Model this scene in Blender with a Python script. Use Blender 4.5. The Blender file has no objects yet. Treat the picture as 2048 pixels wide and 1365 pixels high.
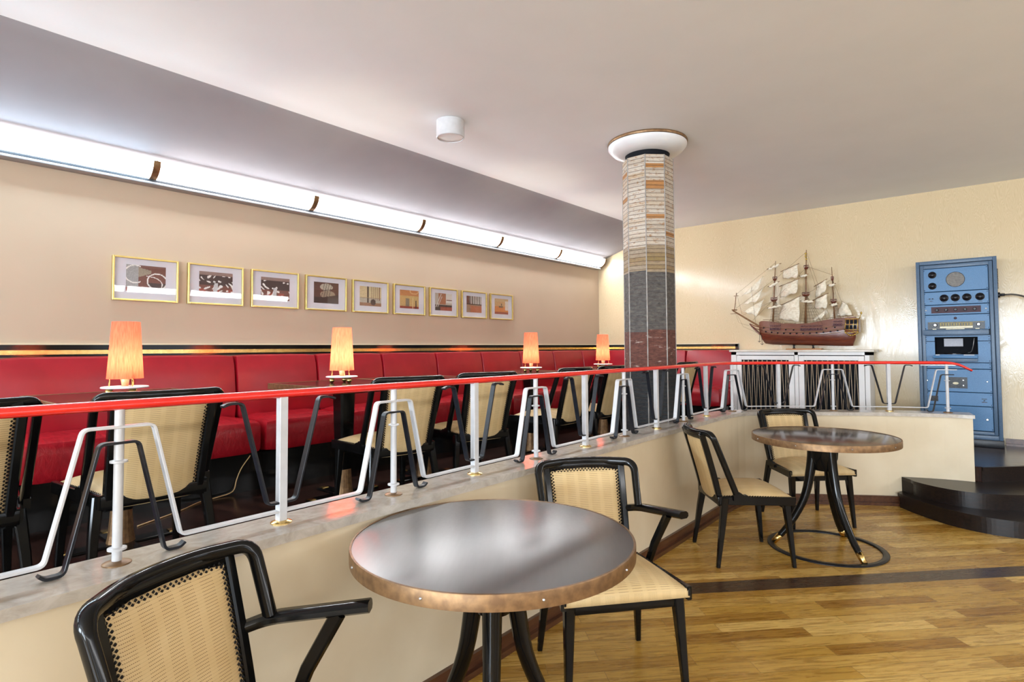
import bpy, bmesh, math, random
from mathutils import Vector, Matrix
random.seed(7)
S = bpy.context.scene
COL = S.collection
PI = math.pi

# ------------------------------------------------------------------ camera
YAW, PITCH, ROLL = math.radians(40.1827), math.radians(2.2345), math.radians(-0.3295)
F_PX, CY_PX, CAM_H = 1150.25, 651.5, 1.31
cd = bpy.data.cameras.new('camera')
cam = bpy.data.objects.new('camera', cd)
COL.objects.link(cam)
fw = Vector((-math.sin(YAW)*math.cos(PITCH), math.cos(YAW)*math.cos(PITCH), math.sin(PITCH)))
rt = Vector((math.cos(YAW), math.sin(YAW), 0))
up = rt.cross(fw)
rt2 = rt*math.cos(ROLL)+up*math.sin(ROLL)
up2 = up*math.cos(ROLL)-rt*math.sin(ROLL)
M = Matrix((rt2, up2, -fw)).transposed().to_4x4()
M.translation = Vector((0, 0, CAM_H))
cam.matrix_world = M
cd.sensor_width = 36
cd.lens = F_PX/2048*36
cd.shift_y = (CY_PX-682.5)/2048
cd.clip_start = 0.02
S.camera = cam

# ------------------------------------------------------------------ world, exposure
W = bpy.data.worlds.new('world')
S.world = W
W.use_nodes = True
W.node_tree.nodes['Background'].inputs[0].default_value = (0.75, 0.87, 1.0, 1)
W.node_tree.nodes['Background'].inputs[1].default_value = 1.2
S.view_settings.view_transform = 'Standard'
S.view_settings.look = 'None'
S.view_settings.exposure = 0.0
S.view_settings.gamma = 1.0

# room numbers (metres)
XL, XR, YB, YF = -4.486, 4.486, 7.303, -8.0
ZC, ZU, ZM = 2.904, 0.35, 0.758
COOL_STRIP, WARM_STRIP = 36.0, 32.0

def area_light(name, loc, rot, sx, sy, power, color):
    l = bpy.data.lights.new(name, 'AREA')
    l.shape = 'RECTANGLE'; l.size = sx; l.size_y = sy
    l.energy = power; l.color = color
    o = bpy.data.objects.new(name, l)
    o.location = loc; o.rotation_euler = rot
    COL.objects.link(o)
    return o
# daylight entering by the three windows behind the camera
WINS = [(-2.9, 1.5), (0.0, 1.5), (2.9, 1.5)]
for wx, wz in WINS:
    area_light('window_day_fill', (wx, YF-0.16, wz), (math.radians(108), 0, 0), 2.0, 1.7, 480, (0.76, 0.88, 1.0))
# plus fill light from three unseen windows added in the right wall
WINS_ADDED = [(-2.4, 1.45), (1.0, 1.45), (4.4, 1.45)]
for wy, wz in WINS_ADDED:
    area_light('window_day_fill', (XR+0.16, wy, wz), (math.radians(108), 0, PI/2), 2.2, 1.5, 14, (0.92, 0.96, 1.0))

# ------------------------------------------------------------------ materials
def mat(name, color, rough=0.5, metal=0.0, spec=0.5, coat=0.0):
    m = bpy.data.materials.new(name)
    m.use_nodes = True
    b = m.node_tree.nodes['Principled BSDF']
    b.inputs['Base Color'].default_value = (*color, 1)
    b.inputs['Roughness'].default_value = rough
    b.inputs['Metallic'].default_value = metal
    b.inputs['Specular IOR Level'].default_value = spec
    b.inputs['Coat Weight'].default_value = coat
    b.inputs['Coat Roughness'].default_value = 0.08
    return m
class NT:
    def __init__(s, m):
        s.t = m.node_tree; s.b = s.t.nodes['Principled BSDF']
    def n(s, kind, **kw):
        x = s.t.nodes.new(kind)
        for k, v in kw.items():
            if k.startswith('i_'):
                key = k[2:]
                x.inputs[int(key) if key.isdigit() else key.replace('_', ' ')].default_value = v
            else: setattr(x, k, v)
        return x
    def l(s, a, b): s.t.links.new(a, b)
    def math(s, op, a, b=None):
        x = s.n('ShaderNodeMath', operation=op)
        for i, v in enumerate((a, b)):
            if v is None: continue
            if isinstance(v, (int, float)): x.inputs[i].default_value = v
            else: s.l(v, x.inputs[i])
        return x.outputs[0]
    def mix(s, fac, a, b, blend='MIX'):
        x = s.n('ShaderNodeMix', data_type='RGBA', blend_type=blend)
        for i, v in ((0, fac), (6, a), (7, b)):
            if isinstance(v, (int, float)): x.inputs[i].default_value = v
            elif isinstance(v, tuple): x.inputs[i].default_value = (*v, 1)
            else: s.l(v, x.inputs[i])
        return x.outputs[2]
    def ramp(s, fac, stops):
        x = s.n('ShaderNodeValToRGB')
        while len(x.color_ramp.elements) < len(stops): x.color_ramp.elements.new(0.5)
        for e, (p, c) in zip(x.color_ramp.elements, stops):
            e.position = p; e.color = (*c, 1)
        s.l(fac, x.inputs[0])
        return x.outputs[0]
    def noise(s, vec, scale, detail=4, rough=0.5, dist=0.0):
        x = s.n('ShaderNodeTexNoise')
        x.inputs['Scale'].default_value = scale; x.inputs['Detail'].default_value = detail
        x.inputs['Roughness'].default_value = rough; x.inputs['Distortion'].default_value = dist
        if vec is not None: s.l(vec, x.inputs['Vector'])
        return x.outputs[0]
    def obj(s): return s.n('ShaderNodeTexCoord').outputs['Object']
    def uv(s): return s.n('ShaderNodeTexCoord').outputs['UV']
    def mapping(s, vec, scale=(1, 1, 1), rot=(0, 0, 0), loc=(0, 0, 0)):
        x = s.n('ShaderNodeMapping')
        x.inputs['Scale'].default_value = scale; x.inputs['Rotation'].default_value = rot
        x.inputs['Location'].default_value = loc
        s.l(vec, x.inputs[0]); return x.outputs[0]
    def bump(s, h, strength=0.2, dist=0.01):
        x = s.n('ShaderNodeBump')
        x.inputs['Strength'].default_value = strength; x.inputs['Distance'].default_value = dist
        s.l(h, x.inputs['Height']); s.l(x.outputs[0], s.b.inputs['Normal'])
    def color(s, c): s.l(c, s.b.inputs['Base Color'])

def noisy(name, c1, c2, scale, rough=0.5, metal=0.0, bump=0.0, stretch=(1, 1, 1), spec=0.5, coat=0.0, lo=0.35, hi=0.65, detail=5):
    m = mat(name, c1, rough, metal, spec, coat); t = NT(m)
    v = t.mapping(t.obj(), stretch)
    n = t.noise(v, scale, detail)
    t.color(t.ramp(n, [(lo, c1), (hi, c2)]))
    if bump: t.bump(n, bump, 0.004)
    return m

BLACK = noisy('black_lacquer', (0.003, 0.003, 0.003), (0.005, 0.005, 0.005), 9, 0.13, spec=0.28)
BLACKM = noisy('black_iron', (0.006, 0.007, 0.010), (0.012, 0.013, 0.017), 60, 0.34, spec=0.35)
WHITEM = noisy('white_enamel', (0.52, 0.52, 0.53), (0.57, 0.57, 0.58), 25, 0.32)
REDM = noisy('red_plastic_handrail', (0.78, 0.020, 0.012), (0.84, 0.028, 0.016), 14, 0.22, coat=0.3)
BRASS = noisy('brass', (0.80, 0.58, 0.22), (0.68, 0.46, 0.16), 30, 0.22, 1.0)
BRASSD = noisy('aged_brass', (0.17, 0.095, 0.045), (0.27, 0.155, 0.070), 40, 0.42, 0.6)
GOLD = noisy('gold_frame', (0.62, 0.48, 0.17), (0.56, 0.42, 0.14), 30, 0.28, 0.85)
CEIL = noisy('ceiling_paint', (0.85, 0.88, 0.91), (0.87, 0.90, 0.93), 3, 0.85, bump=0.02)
COVE = noisy('darker_grey_cove', (0.315, 0.31, 0.335), (0.335, 0.33, 0.355), 3, 0.85, bump=0.02)
PLASTER = noisy('cream_plaster', (0.66, 0.555, 0.385), (0.70, 0.60, 0.43), 5, 0.55, bump=0.05)
LEATHER = noisy('red_leather', (0.30, 0.004, 0.014), (0.35, 0.007, 0.018), 7, 0.34, bump=0.06)
SEAT_LEATHER = mat('creased_red_leather', (0.43, 0.008, 0.016), 0.27)
t = NT(SEAT_LEATHER)
n1 = t.noise(t.mapping(t.obj(), (6, 22, 10), (0.3, 0.2, 0.5)), 1.6, 8, 0.62, 0.8)
t.color(t.ramp(n1, [(0.3, (0.27, 0.004, 0.011)), (0.7, (0.38, 0.009, 0.016))])); t.bump(n1, 0.35, 0.012)
DARKWOOD = noisy('black_stained_wood', (0.006, 0.004, 0.004), (0.016, 0.009, 0.007), 12, 0.3, stretch=(1, 8, 8), spec=0.35)
BROWNWOOD = noisy('brown_skirting_wood', (0.060, 0.020, 0.009), (0.11, 0.042, 0.018), 9, 0.3, stretch=(6, 1, 6))
WHITEPAINT = noisy('white_painted_wood', (0.74, 0.73, 0.72), (0.80, 0.79, 0.78), 6, 0.4)
GREYMARB = noisy('pale_stone_slab', (0.55, 0.50, 0.42), (0.66, 0.62, 0.55), 14, 0.25)
TANROD = noisy('tan_painted_wire', (0.50, 0.38, 0.25), (0.58, 0.46, 0.32), 30, 0.4)
VOID = noisy('black_recess', (0.004, 0.005, 0.008), (0.007, 0.008, 0.011), 5, 0.7, spec=0.15)
MESHM = noisy('grey_beige_mesh', (0.22, 0.20, 0.18), (0.30, 0.28, 0.25), 60, 0.5, spec=0.3)
DIALM = noisy('amber_dial_glass', (0.24, 0.19, 0.07), (0.34, 0.28, 0.10), 60, 0.4, spec=0.25)
BLUE = noisy('blue_hammered_enamel', (0.042, 0.145, 0.310), (0.060, 0.185, 0.370), 160, 0.36, bump=0.15, spec=0.4)
BLUED = noisy('blue_grey_enamel', (0.065, 0.115, 0.190), (0.080, 0.140, 0.225), 120, 0.38, bump=0.1)
BAKEL = noisy('black_bakelite', (0.004, 0.004, 0.006), (0.008, 0.008, 0.011), 30, 0.25, spec=0.25)
MAROON = noisy('maroon_strip', (0.040, 0.012, 0.018), (0.055, 0.016, 0.022), 20, 0.4, spec=0.2)
CREAMP = noisy('cream_celluloid', (0.62, 0.56, 0.36), (0.72, 0.66, 0.46), 40, 0.35)
PAPER = noisy('printed_paper', (0.42, 0.44, 0.50), (0.62, 0.63, 0.68), 260, 0.7)
STEEL = noisy('grey_steel', (0.40, 0.41, 0.43), (0.55, 0.56, 0.58), 50, 0.3, 0.9)
MATBOARD = noisy('white_mat_board', (0.62, 0.61, 0.66), (0.66, 0.65, 0.70), 8, 0.8)
HULL = noisy('red_brown_ship_wood', (0.085, 0.017, 0.010), (0.16, 0.038, 0.015), 10, 0.3, stretch=(1, 6, 14), coat=0.2)
HULLUP = noisy('light_ship_wood', (0.13, 0.036, 0.018), (0.20, 0.064, 0.030), 14, 0.4, stretch=(1, 6, 14))
SPAR = noisy('ship_spar_wood', (0.16, 0.075, 0.030), (0.26, 0.13, 0.055), 60, 0.45)
ROPE = noisy('rigging_cord', (0.13, 0.075, 0.035), (0.20, 0.12, 0.06), 200, 0.8)
DEADEYE = noisy('purple_brown_deadeyes', (0.10, 0.045, 0.055), (0.16, 0.07, 0.08), 80, 0.5)
GILT = noisy('gilt_carving', (0.72, 0.50, 0.10), (0.30, 0.17, 0.04), 120, 0.35, 0.6)
STANDW = noisy('orange_stand_wood', (0.42, 0.17, 0.05), (0.52, 0.23, 0.08), 12, 0.4, stretch=(1, 8, 8))
SAIL = mat('cream_sailcloth', (0.80, 0.72, 0.56), 0.85); t = NT(SAIL)
n1 = t.noise(t.mapping(t.obj(), (30, 30, 60)), 1.2, 6, 0.6)
t.color(t.ramp(n1, [(0.3, (0.66, 0.57, 0.41)), (0.6, (0.86, 0.80, 0.66))])); t.bump(n1, 0.4, 0.006)
SCREED = noisy('tan_lamp_cord', (0.50, 0.30, 0.13), (0.58, 0.36, 0.17), 40, 0.5)
BLACKCABLE = noisy('grey_black_cable', (0.04, 0.036, 0.03), (0.07, 0.06, 0.05), 40, 0.5)
RAILGREY = noisy('dark_grey_rail', (0.035, 0.040, 0.048), (0.05, 0.055, 0.062), 20, 0.5, spec=0.3)
RAILPALE = noisy('pale_grey_rail', (0.30, 0.32, 0.34), (0.36, 0.37, 0.39), 20, 0.4, spec=0.3)
BULBHOLD = noisy('brass_glass_holder', (0.70, 0.62, 0.32), (0.82, 0.74, 0.42), 60, 0.12, 0.5)
PALEDISC = noisy('pale_lilac_disc', (0.74, 0.69, 0.72), (0.80, 0.75, 0.77), 20, 0.3)
WHITEGLOSS = noisy('white_gloss_dish', (0.70, 0.70, 0.71), (0.74, 0.74, 0.74), 10, 0.3)
def laminate(name, r0, r1, spec, tone):
    m = mat(name, (0.03, 0.02, 0.018), 0.2); t = NT(m)
    n1 = t.noise(t.obj(), 90, 6, 0.6); n2 = t.noise(t.mapping(t.obj(), (3, 40, 3), (0, 0, 0.6)), 2, 5)
    t.color(t.mix(0.5, t.ramp(n1, [(0.35, tuple(0.6*x for x in tone)), (0.65, tuple(1.2*x for x in tone))]), t.ramp(n2, [(0.3, tuple(0.55*x for x in tone)), (0.7, tuple(1.5*x for x in tone))])))
    t.l(t.ramp(n1, [(0.3, (r0,)*3), (0.7, (r1,)*3)]), t.b.inputs['Roughness'])
    t.b.inputs['IOR'].default_value = spec
    return m
TABLETOP = laminate('dark_brown_laminate', 0.12, 0.18, 1.55, (0.035, 0.020, 0.015))
GREYTOP = laminate('rubbed_grey_black_laminate', 0.28, 0.35, 2.7, (0.030, 0.029, 0.032))

# left wall: matt beige
WALL_L = mat('beige_wall_paint', (0.54, 0.43, 0.32), 0.75); t = NT(WALL_L)
n1 = t.noise(t.obj(), 1.3, 3); n2 = t.noise(t.obj(), 180, 2)
t.color(t.ramp(n1, [(0.3, (0.50, 0.395, 0.285)), (0.7, (0.54, 0.43, 0.315))])); t.bump(n2, 0.08, 0.003)
# back wall: shiny moire silk
WALL_B = mat('moire_silk_wallpaper', (0.74, 0.62, 0.42), 0.36); t = NT(WALL_B)
vo = t.obj()
nd = t.noise(t.mapping(vo, (2.2, 1, 0.55)), 2.2, 3, 0.5, 1.0)
wv = t.n('ShaderNodeTexWave', wave_type='BANDS', bands_direction='X')
wv.inputs['Scale'].default_value = 26; wv.inputs['Distortion'].default_value = 0
cmb = t.n('ShaderNodeCombineXYZ')
sx = t.n('ShaderNodeSeparateXYZ'); t.l(vo, sx.inputs[0])
t.l(t.math('ADD', sx.outputs[0], t.math('MULTIPLY', nd, 0.55)), cmb.inputs[0])
t.l(cmb.outputs[0], wv.inputs['Vector'])
fine = t.noise(t.mapping(vo, (1, 1, 0.06)), 420, 2)
h = t.math('ADD', t.math('MULTIPLY', wv.outputs[1], 0.45), t.math('MULTIPLY', fine, 0.8))
t.color(t.ramp(h, [(0.2, (0.58, 0.455, 0.275)), (0.9, (0.66, 0.535, 0.345))]))
t.bump(h, 0.10, 0.003)
t.l(t.math('ADD', t.math('MULTIPLY', wv.outputs[1], 0.06), 0.11), t.b.inputs['Roughness'])

def planks(name, cols, dirang, plank_w, plank_l, rough, groove, stripe=None, spec=0.5, grain=0.5):
    m = mat(name, cols[0], rough, spec=spec); t = NT(m)
    v = t.mapping(t.obj(), (1, 1, 1), (0, 0, -dirang))
    br = t.n('ShaderNodeTexBrick')
    br.offset = 0.37; br.offset_frequency = 2; br.squash = 1.0
    br.inputs['Color1'].default_value = (0, 0, 0, 1); br.inputs['Color2'].default_value = (1, 1, 1, 1)
    br.inputs['Mortar'].default_value = (0.5, 0.5, 0.5, 1)
    br.inputs['Scale'].default_value = 1.0; br.inputs['Mortar Size'].default_value = 0.0009
    br.inputs['Mortar Smooth'].default_value = 0.1; br.inputs['Bias'].default_value = 0.0
    br.inputs['Brick Width'].default_value = plank_l; br.inputs['Row Height'].default_value = plank_w
    t.l(v, br.inputs['Vector'])
    tone = t.ramp(br.outputs['Color'], [(0.0, cols[0]), (0.5, cols[1]), (1.0, cols[2])])
    # shift the grain for every board
    sep = t.n('ShaderNodeSeparateXYZ'); t.l(v, sep.inputs[0])
    cb = t.n('ShaderNodeCombineXYZ')
    t.l(sep.outputs[0], cb.inputs[0]); t.l(sep.outputs[1], cb.inputs[1])
    t.l(t.math('MULTIPLY', br.outputs['Color'], 7.0), cb.inputs[2])
    g = t.noise(t.mapping(cb.outputs[0], (1.4, 17, 1)), 2.6, 7, 0.62, 1.6)
    g2 = t.noise(t.mapping(cb.outputs[0], (6, 190, 1)), 1.5, 3, 0.6)
    gr = t.ramp(g, [(0.38, (0.55, 0.46, 0.36)), (0.56, (1, 1, 1))])
    gr2 = t.ramp(g2, [(0.35, (0.82, 0.78, 0.72)), (0.6, (1, 1, 1))])
    c = t.mix(grain, tone, gr, 'MULTIPLY'); c = t.mix(grain, c, gr2, 'MULTIPLY')
    c = t.mix(t.math('MULTIPLY', br.outputs['Fac'], groove), c, (0.02, 0.012, 0.006))
    if stripe:
        a, w, dark = stripe
        d = t.math('ABSOLUTE', t.math('SUBTRACT', sep.outputs[1], a))
        msk = t.math('LESS_THAN', d, w/2)
        c = t.mix(msk, c, t.mix(0.6, dark, t.mix(1.0, dark, gr, 'MULTIPLY')))
    t.color(c)
    t.l(t.math('ADD', t.math('MULTIPLY', g, 0.14), rough-0.06), t.b.inputs['Roughness'])
    t.bump(t.math('ADD', t.math('MULTIPLY', br.outputs['Fac'], -1.0), t.math('MULTIPLY', g2, 0.12)), 0.12, 0.003)
    return m
ANG = math.atan2(1.49, 1.42)          # direction of the oak boards and of the walnut band
def rotv(x, y): return (-math.sin(ANG)*x+math.cos(ANG)*y)
OAK = planks('oak_strip_floor', [(0.36, 0.18, 0.024), (0.53, 0.31, 0.052), (0.74, 0.50, 0.15)], ANG, 0.083, 0.62, 0.27, 0.7,
             (rotv(-0.672, 3.717), 0.135, (0.052, 0.022, 0.009)), grain=0.75)
DARKFLOOR = planks('dark_parquet', [(0.012, 0.005, 0.004), (0.021, 0.008, 0.006), (0.032, 0.013, 0.009)], 0.25, 0.07, 0.6, 0.2, 0.7)

# coping marble
MARBLE = mat('grey_beige_marble', (0.5, 0.45, 0.38), 0.17); t = NT(MARBLE)
n1 = t.noise(t.obj(), 4.5, 8, 0.62, 1.2); n2 = t.noise(t.mapping(t.obj(), (5, 4, 5)), 3, 7, 0.65, 1.4)
c = t.mix(0.5, t.ramp(n1, [(0.3, (0.34, 0.31, 0.27)), (0.55, (0.50, 0.46, 0.41)), (0.75, (0.60, 0.57, 0.52))]), t.ramp(n2, [(0.35, (0.34, 0.29, 0.23)), (0.6, (0.56, 0.51, 0.45))]))
t.color(c)

# woven upholstery (uv in metres)
CANE = mat('yellow_dotted_weave', (0.66, 0.46, 0.20), 0.62); t = NT(CANE)
su = t.n('ShaderNodeSeparateXYZ'); t.l(t.uv(), su.inputs[0])
u, v = su.outputs[0], su.outputs[1]
row = t.math('LESS_THAN', t.math('FRACT', t.math('MULTIPLY', v, 1/0.0075)), 0.22)
dot = t.math('LESS_THAN', t.math('FRACT', t.math('MULTIPLY', u, 1/0.0042)), 0.55)
band = t.math('GREATER_THAN', t.math('SINE', t.math('MULTIPLY', u, 2*PI/0.055)), -0.45)
thin = t.math('LESS_THAN', t.math('FRACT', t.math('MULTIPLY', v, 1/0.0075)), 0.10)
hole = t.math('MAXIMUM', t.math('MULTIPLY', t.math('MULTIPLY', row, dot), band), t.math('MULTIPLY', thin, 0.35))
nn = t.noise(t.obj(), 11, 4)
c = t.mix(t.math('MULTIPLY', hole, 0.85), t.ramp(nn, [(0.3, (0.60, 0.425, 0.20)), (0.7, (0.67, 0.50, 0.26))]), (0.12, 0.055, 0.015))
t.color(c); t.bump(hole, -0.25, 0.001)

# column of stacked stone courses
STONE = mat('stacked_stone_courses', (0.5, 0.4, 0.3), 0.75); t = NT(STONE)
g = t.obj()
sp = t.n('ShaderNodeSeparateXYZ'); t.l(g, sp.inputs[0])
su = t.n('ShaderNodeSeparateXYZ'); t.l(t.uv(), su.inputs[0])
zz = sp.outputs[2]
def course(th): 
    f = t.math('FLOOR', t.math('MULTIPLY', zz, 1/th))
    w = t.n('ShaderNodeTexWhiteNoise', noise_dimensions='2D')
    cb = t.n('ShaderNodeCombineXYZ'); t.l(f, cb.inputs[0]); t.l(t.math('FLOOR', t.math('MULTIPLY', su.outputs[0], 1/0.153)), cb.inputs[1])
    t.l(cb.outputs[0], w.inputs['Vector'])
    jt = t.math('LESS_THAN', t.math('FRACT', t.math('MULTIPLY', zz, 1/th)), 0.16)
    return w.outputs[0], jt
w1, j1 = course(0.032); w2, j2 = course(0.030)
spots = t.noise(t.mapping(g, (1, 1, 1.8)), 28, 6, 0.66)
rough_n = t.noise(t.mapping(g, (1, 1, 2.6)), 22, 7, 0.7, 0.6)
cream = t.mix(t.math('MULTIPLY', t.math('GREATER_THAN', w1, 0.93), 0.8), t.ramp(w1, [(0.0, (0.50, 0.42, 0.33)), (0.6, (0.64, 0.57, 0.48)), (1.0, (0.52, 0.37, 0.22))]), (0.46, 0.18, 0.03))
cream = t.mix(t.ramp(spots, [(0.52, (0, 0, 0)), (0.66, (0.85, 0.85, 0.85))]), cream, (0.36, 0.17, 0.06))
ochre = t.mix(t.ramp(spots, [(0.45, (0, 0, 0)), (0.7, (0.7, 0.7, 0.7))]), t.ramp(w1, [(0.0, (0.40, 0.32, 0.23)), (0.5, (0.36, 0.25, 0.13)), (1.0, (0.30, 0.21, 0.08))]), (0.20, 0.15, 0.10))
slate = t.ramp(rough_n, [(0.3, (0.045, 0.040, 0.037)), (0.55, (0.12, 0.11, 0.10)), (0.75, (0.20, 0.175, 0.14))])
redm = t.mix(t.ramp(t.noise(t.mapping(g, (1, 1, 4)), 9, 6, 0.7), [(0.6, (0, 0, 0)), (0.68, (0.9, 0.9, 0.9))]),
             t.ramp(rough_n, [(0.3, (0.060, 0.018, 0.014)), (0.6, (0.17, 0.065, 0.045)), (0.8, (0.26, 0.13, 0.09))]), (0.62, 0.50, 0.44))
blackst = t.ramp(rough_n, [(0.3, (0.008, 0.010, 0.012)), (0.7, (0.035, 0.040, 0.044))])
zj = t.math('ADD', zz, t.math('MULTIPLY', t.math('SUBTRACT', w2, 0.5), 0.02))
c = t.mix(t.math('GREATER_THAN', zj, 1.140), blackst, redm)
c = t.mix(t.math('GREATER_THAN', zj, 1.432), c, slate)
c = t.mix(t.math('GREATER_THAN', zj, 1.874), c, ochre)
c = t.mix(t.math('GREATER_THAN', zj, 2.061), c, cream)
jm = t.math('MULTIPLY', j2, t.math('ADD', t.math('MULTIPLY', t.math('GREATER_THAN', zz, 1.87), 0.45), 0.25))
c = t.mix(jm, c, (0.10, 0.05, 0.03))
t.color(c)
hb = t.math('SUBTRACT', t.math('MULTIPLY', rough_n, 1.6), t.math('MULTIPLY', j2, 0.8))
t.bump(hb, 0.75, 0.015)
GROUT = noisy('pale_grout', (0.40, 0.38, 0.36), (0.30, 0.27, 0.24), 30, 0.8)

def emis(name, color, strength, base=(0.8, 0.8, 0.8)):
    m = mat(name, base, 0.4)
    b = m.node_tree.nodes['Principled BSDF']
    b.inputs['Emission Color'].default_value = (*color, 1)
    b.inputs['Emission Strength'].default_value = strength
    return m
TUBE_COOL = emis('cool_lit_diffuser', (0.70, 0.87, 1.0), COOL_STRIP)
TUBE_WARM = emis('white_lit_diffuser', (0.97, 0.98, 1.0), WARM_STRIP)
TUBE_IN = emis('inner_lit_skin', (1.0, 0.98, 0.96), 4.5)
BULB = emis('lit_bulb', (1.0, 0.80, 0.42), 40)
# lamp shade: thin red fabric that lets the bulb glow through
SHADE = bpy.data.materials.new('red_fabric_shade'); SHADE.use_nodes = True
tt = SHADE.node_tree; tt.nodes.clear()
o_ = tt.nodes.new('ShaderNodeOutputMaterial'); tr = tt.nodes.new('ShaderNodeBsdfTranslucent'); df = tt.nodes.new('ShaderNodeBsdfDiffuse'); mx = tt.nodes.new('ShaderNodeMixShader')
tc = tt.nodes.new('ShaderNodeTexCoord'); mp = tt.nodes.new('ShaderNodeMapping'); nz = tt.nodes.new('ShaderNodeTexNoise'); rp = tt.nodes.new('ShaderNodeValToRGB')
mp.inputs['Scale'].default_value = (260, 260, 14); nz.inputs['Scale'].default_value = 1.0; nz.inputs['Detail'].default_value = 3
rp.color_ramp.elements[0].position = 0.3; rp.color_ramp.elements[0].color = (0.95, 0.34, 0.26, 1)
rp.color_ramp.elements[1].position = 0.7; rp.color_ramp.elements[1].color = (1.0, 0.60, 0.47, 1)
tt.links.new(tc.outputs['Object'], mp.inputs[0]); tt.links.new(mp.outputs[0], nz.inputs['Vector']); tt.links.new(nz.outputs[0], rp.inputs[0])
tt.links.new(rp.outputs[0], tr.inputs[0]); df.inputs[0].default_value = (0.80, 0.12, 0.09, 1)
mx.inputs[0].default_value = 0.35
tt.links.new(tr.outputs[0], mx.inputs[1]); tt.links.new(df.outputs[0], mx.inputs[2]); tt.links.new(mx.outputs[0], o_.inputs[0])
# picture glass: clear sheet with a mirror reflection
GLASS = bpy.data.materials.new('picture_glass'); GLASS.use_nodes = True
tt = GLASS.node_tree; tt.nodes.clear()
o_ = tt.nodes.new('ShaderNodeOutputMaterial'); tp = tt.nodes.new('ShaderNodeBsdfTransparent'); gl = tt.nodes.new('ShaderNodeBsdfGlossy'); fr = tt.nodes.new('ShaderNodeFresnel'); mx = tt.nodes.new('ShaderNodeMixShader')
gl.inputs['Roughness'].default_value = 0.015; fr.inputs['IOR'].default_value = 1.55
ge = tt.nodes.new('ShaderNodeNewGeometry'); inv = tt.nodes.new('ShaderNodeMath'); inv.operation = 'SUBTRACT'; inv.inputs[0].default_value = 1.0; mu = tt.nodes.new('ShaderNodeMath'); mu.operation = 'MULTIPLY'
tt.links.new(ge.outputs['Backfacing'], inv.inputs[1]); tt.links.new(inv.outputs[0], mu.inputs[0]); tt.links.new(fr.outputs[0], mu.inputs[1])
tt.links.new(mu.outputs[0], mx.inputs[0]); tt.links.new(tp.outputs[0], mx.inputs[1]); tt.links.new(gl.outputs[0], mx.inputs[2]); tt.links.new(mx.outputs[0], o_.inputs[0])
# photographs: colour held in the print, two with painted reflections
PRINT = mat('photographic_print', (0.3, 0.15, 0.08), 0.4); t = NT(PRINT)
at = t.n('ShaderNodeVertexColor', layer_name='ink'); t.color(at.outputs[0])

# ------------------------------------------------------------------ mesh helpers
def new_obj(name, bm, m, parent=None, smooth=False):
    bmesh.ops.recalc_face_normals(bm, faces=bm.faces)
    me = bpy.data.meshes.new(name)
    bm.to_mesh(me); bm.free()
    if m: me.materials.append(m)
    if smooth:
        for p in me.polygons: p.use_smooth = True
        if smooth is not True:
            try: me.set_sharp_from_angle(angle=math.radians(smooth))
            except Exception: pass
    o = bpy.data.objects.new(name, me)
    COL.objects.link(o)
    if parent: o.parent = parent
    return o
def tag(o, label=None, cat=None, group=None, kind=None):
    if label: o['label'] = label
    if cat: o['category'] = cat
    if group: o['group'] = group
    if kind: o['kind'] = kind
    return o
def empty(name, loc=(0, 0, 0), rz=0.0, label=None, cat=None, group=None):
    o = bpy.data.objects.new(name, None)
    o.empty_display_size = 0.1
    o.location = loc; o.rotation_euler = (0, 0, rz)
    COL.objects.link(o)
    return tag(o, label, cat, group)
def struct(name, bm, m, smooth=False):
    o = new_obj(name, bm, m, None, smooth); o['kind'] = 'structure'; return o
def copy_tree(o, parent=None):
    c = o.copy(); COL.objects.link(c)
    if parent: c.parent = parent
    for ch in list(o.children): copy_tree(ch, c)
    return c
def box(bm, x0, x1, y0, y1, z0, z1, bev=0.0, seg=2, mtx=None):
    vs = [bm.verts.new((x, y, z)) for x in (x0, x1) for y in (y0, y1) for z in (z0, z1)]
    fs = [(0, 1, 3, 2), (4, 6, 7, 5), (0, 4, 5, 1), (2, 3, 7, 6), (0, 2, 6, 4), (1, 5, 7, 3)]
    faces = [bm.faces.new([vs[i] for i in f]) for f in fs]
    if bev:
        es = list({e for f in faces for e in f.edges})
        r = bmesh.ops.bevel(bm, geom=es, offset=bev, segments=seg, affect='EDGES', profile=0.5)
        vs = list({v for f in r['faces'] for v in f.verts} | {v for v in vs if v.is_valid})
    if mtx is not None:
        bmesh.ops.transform(bm, matrix=mtx, verts=[v for v in vs if v.is_valid])
    return bm
def B(*a, **k): return box(bmesh.new(), *a, **k)
def frames(pts, hint):
    n = len(pts); out = []
    for i in range(n):
        a = pts[max(0, i-1)]; b = pts[min(n-1, i+1)]
        tdir = (b-a).normalized()
        side = tdir.cross(hint)
        if side.length < 1e-5: side = tdir.cross(Vector((1, 0.3, 0.2)))
        side.normalize(); nn = side.cross(tdir).normalized()
        out.append((side, nn))
    return out
def sweep(bm, pts, sect, hint=(0, 0, 1), scales=None, cap=True):
    """sect: list of (a,b) in (side, normal); scales per point"""
    pts = [Vector(p) for p in pts]; fr_ = frames(pts, Vector(hint)); rings = []
    for i, p in enumerate(pts):
        sc = scales[i] if scales else 1.0
        if not isinstance(sc, tuple): sc = (sc, sc)
        sd, nn = fr_[i]
        rings.append([bm.verts.new(p+sd*(a*sc[0])+nn*(b*sc[1])) for a, b in sect])
    k = len(sect)
    for i in range(len(rings)-1):
        for j in range(k):
            bm.faces.new((rings[i][j], rings[i][(j+1) % k], rings[i+1][(j+1) % k], rings[i+1][j]))
    if cap:
        bm.faces.new(rings[0][::-1]); bm.faces.new(rings[-1])
    return bm
def circ(r, n=12, ry=None):
    ry = ry or r
    return [(r*math.cos(2*PI*i/n), ry*math.sin(2*PI*i/n)) for i in range(n)]
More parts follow.
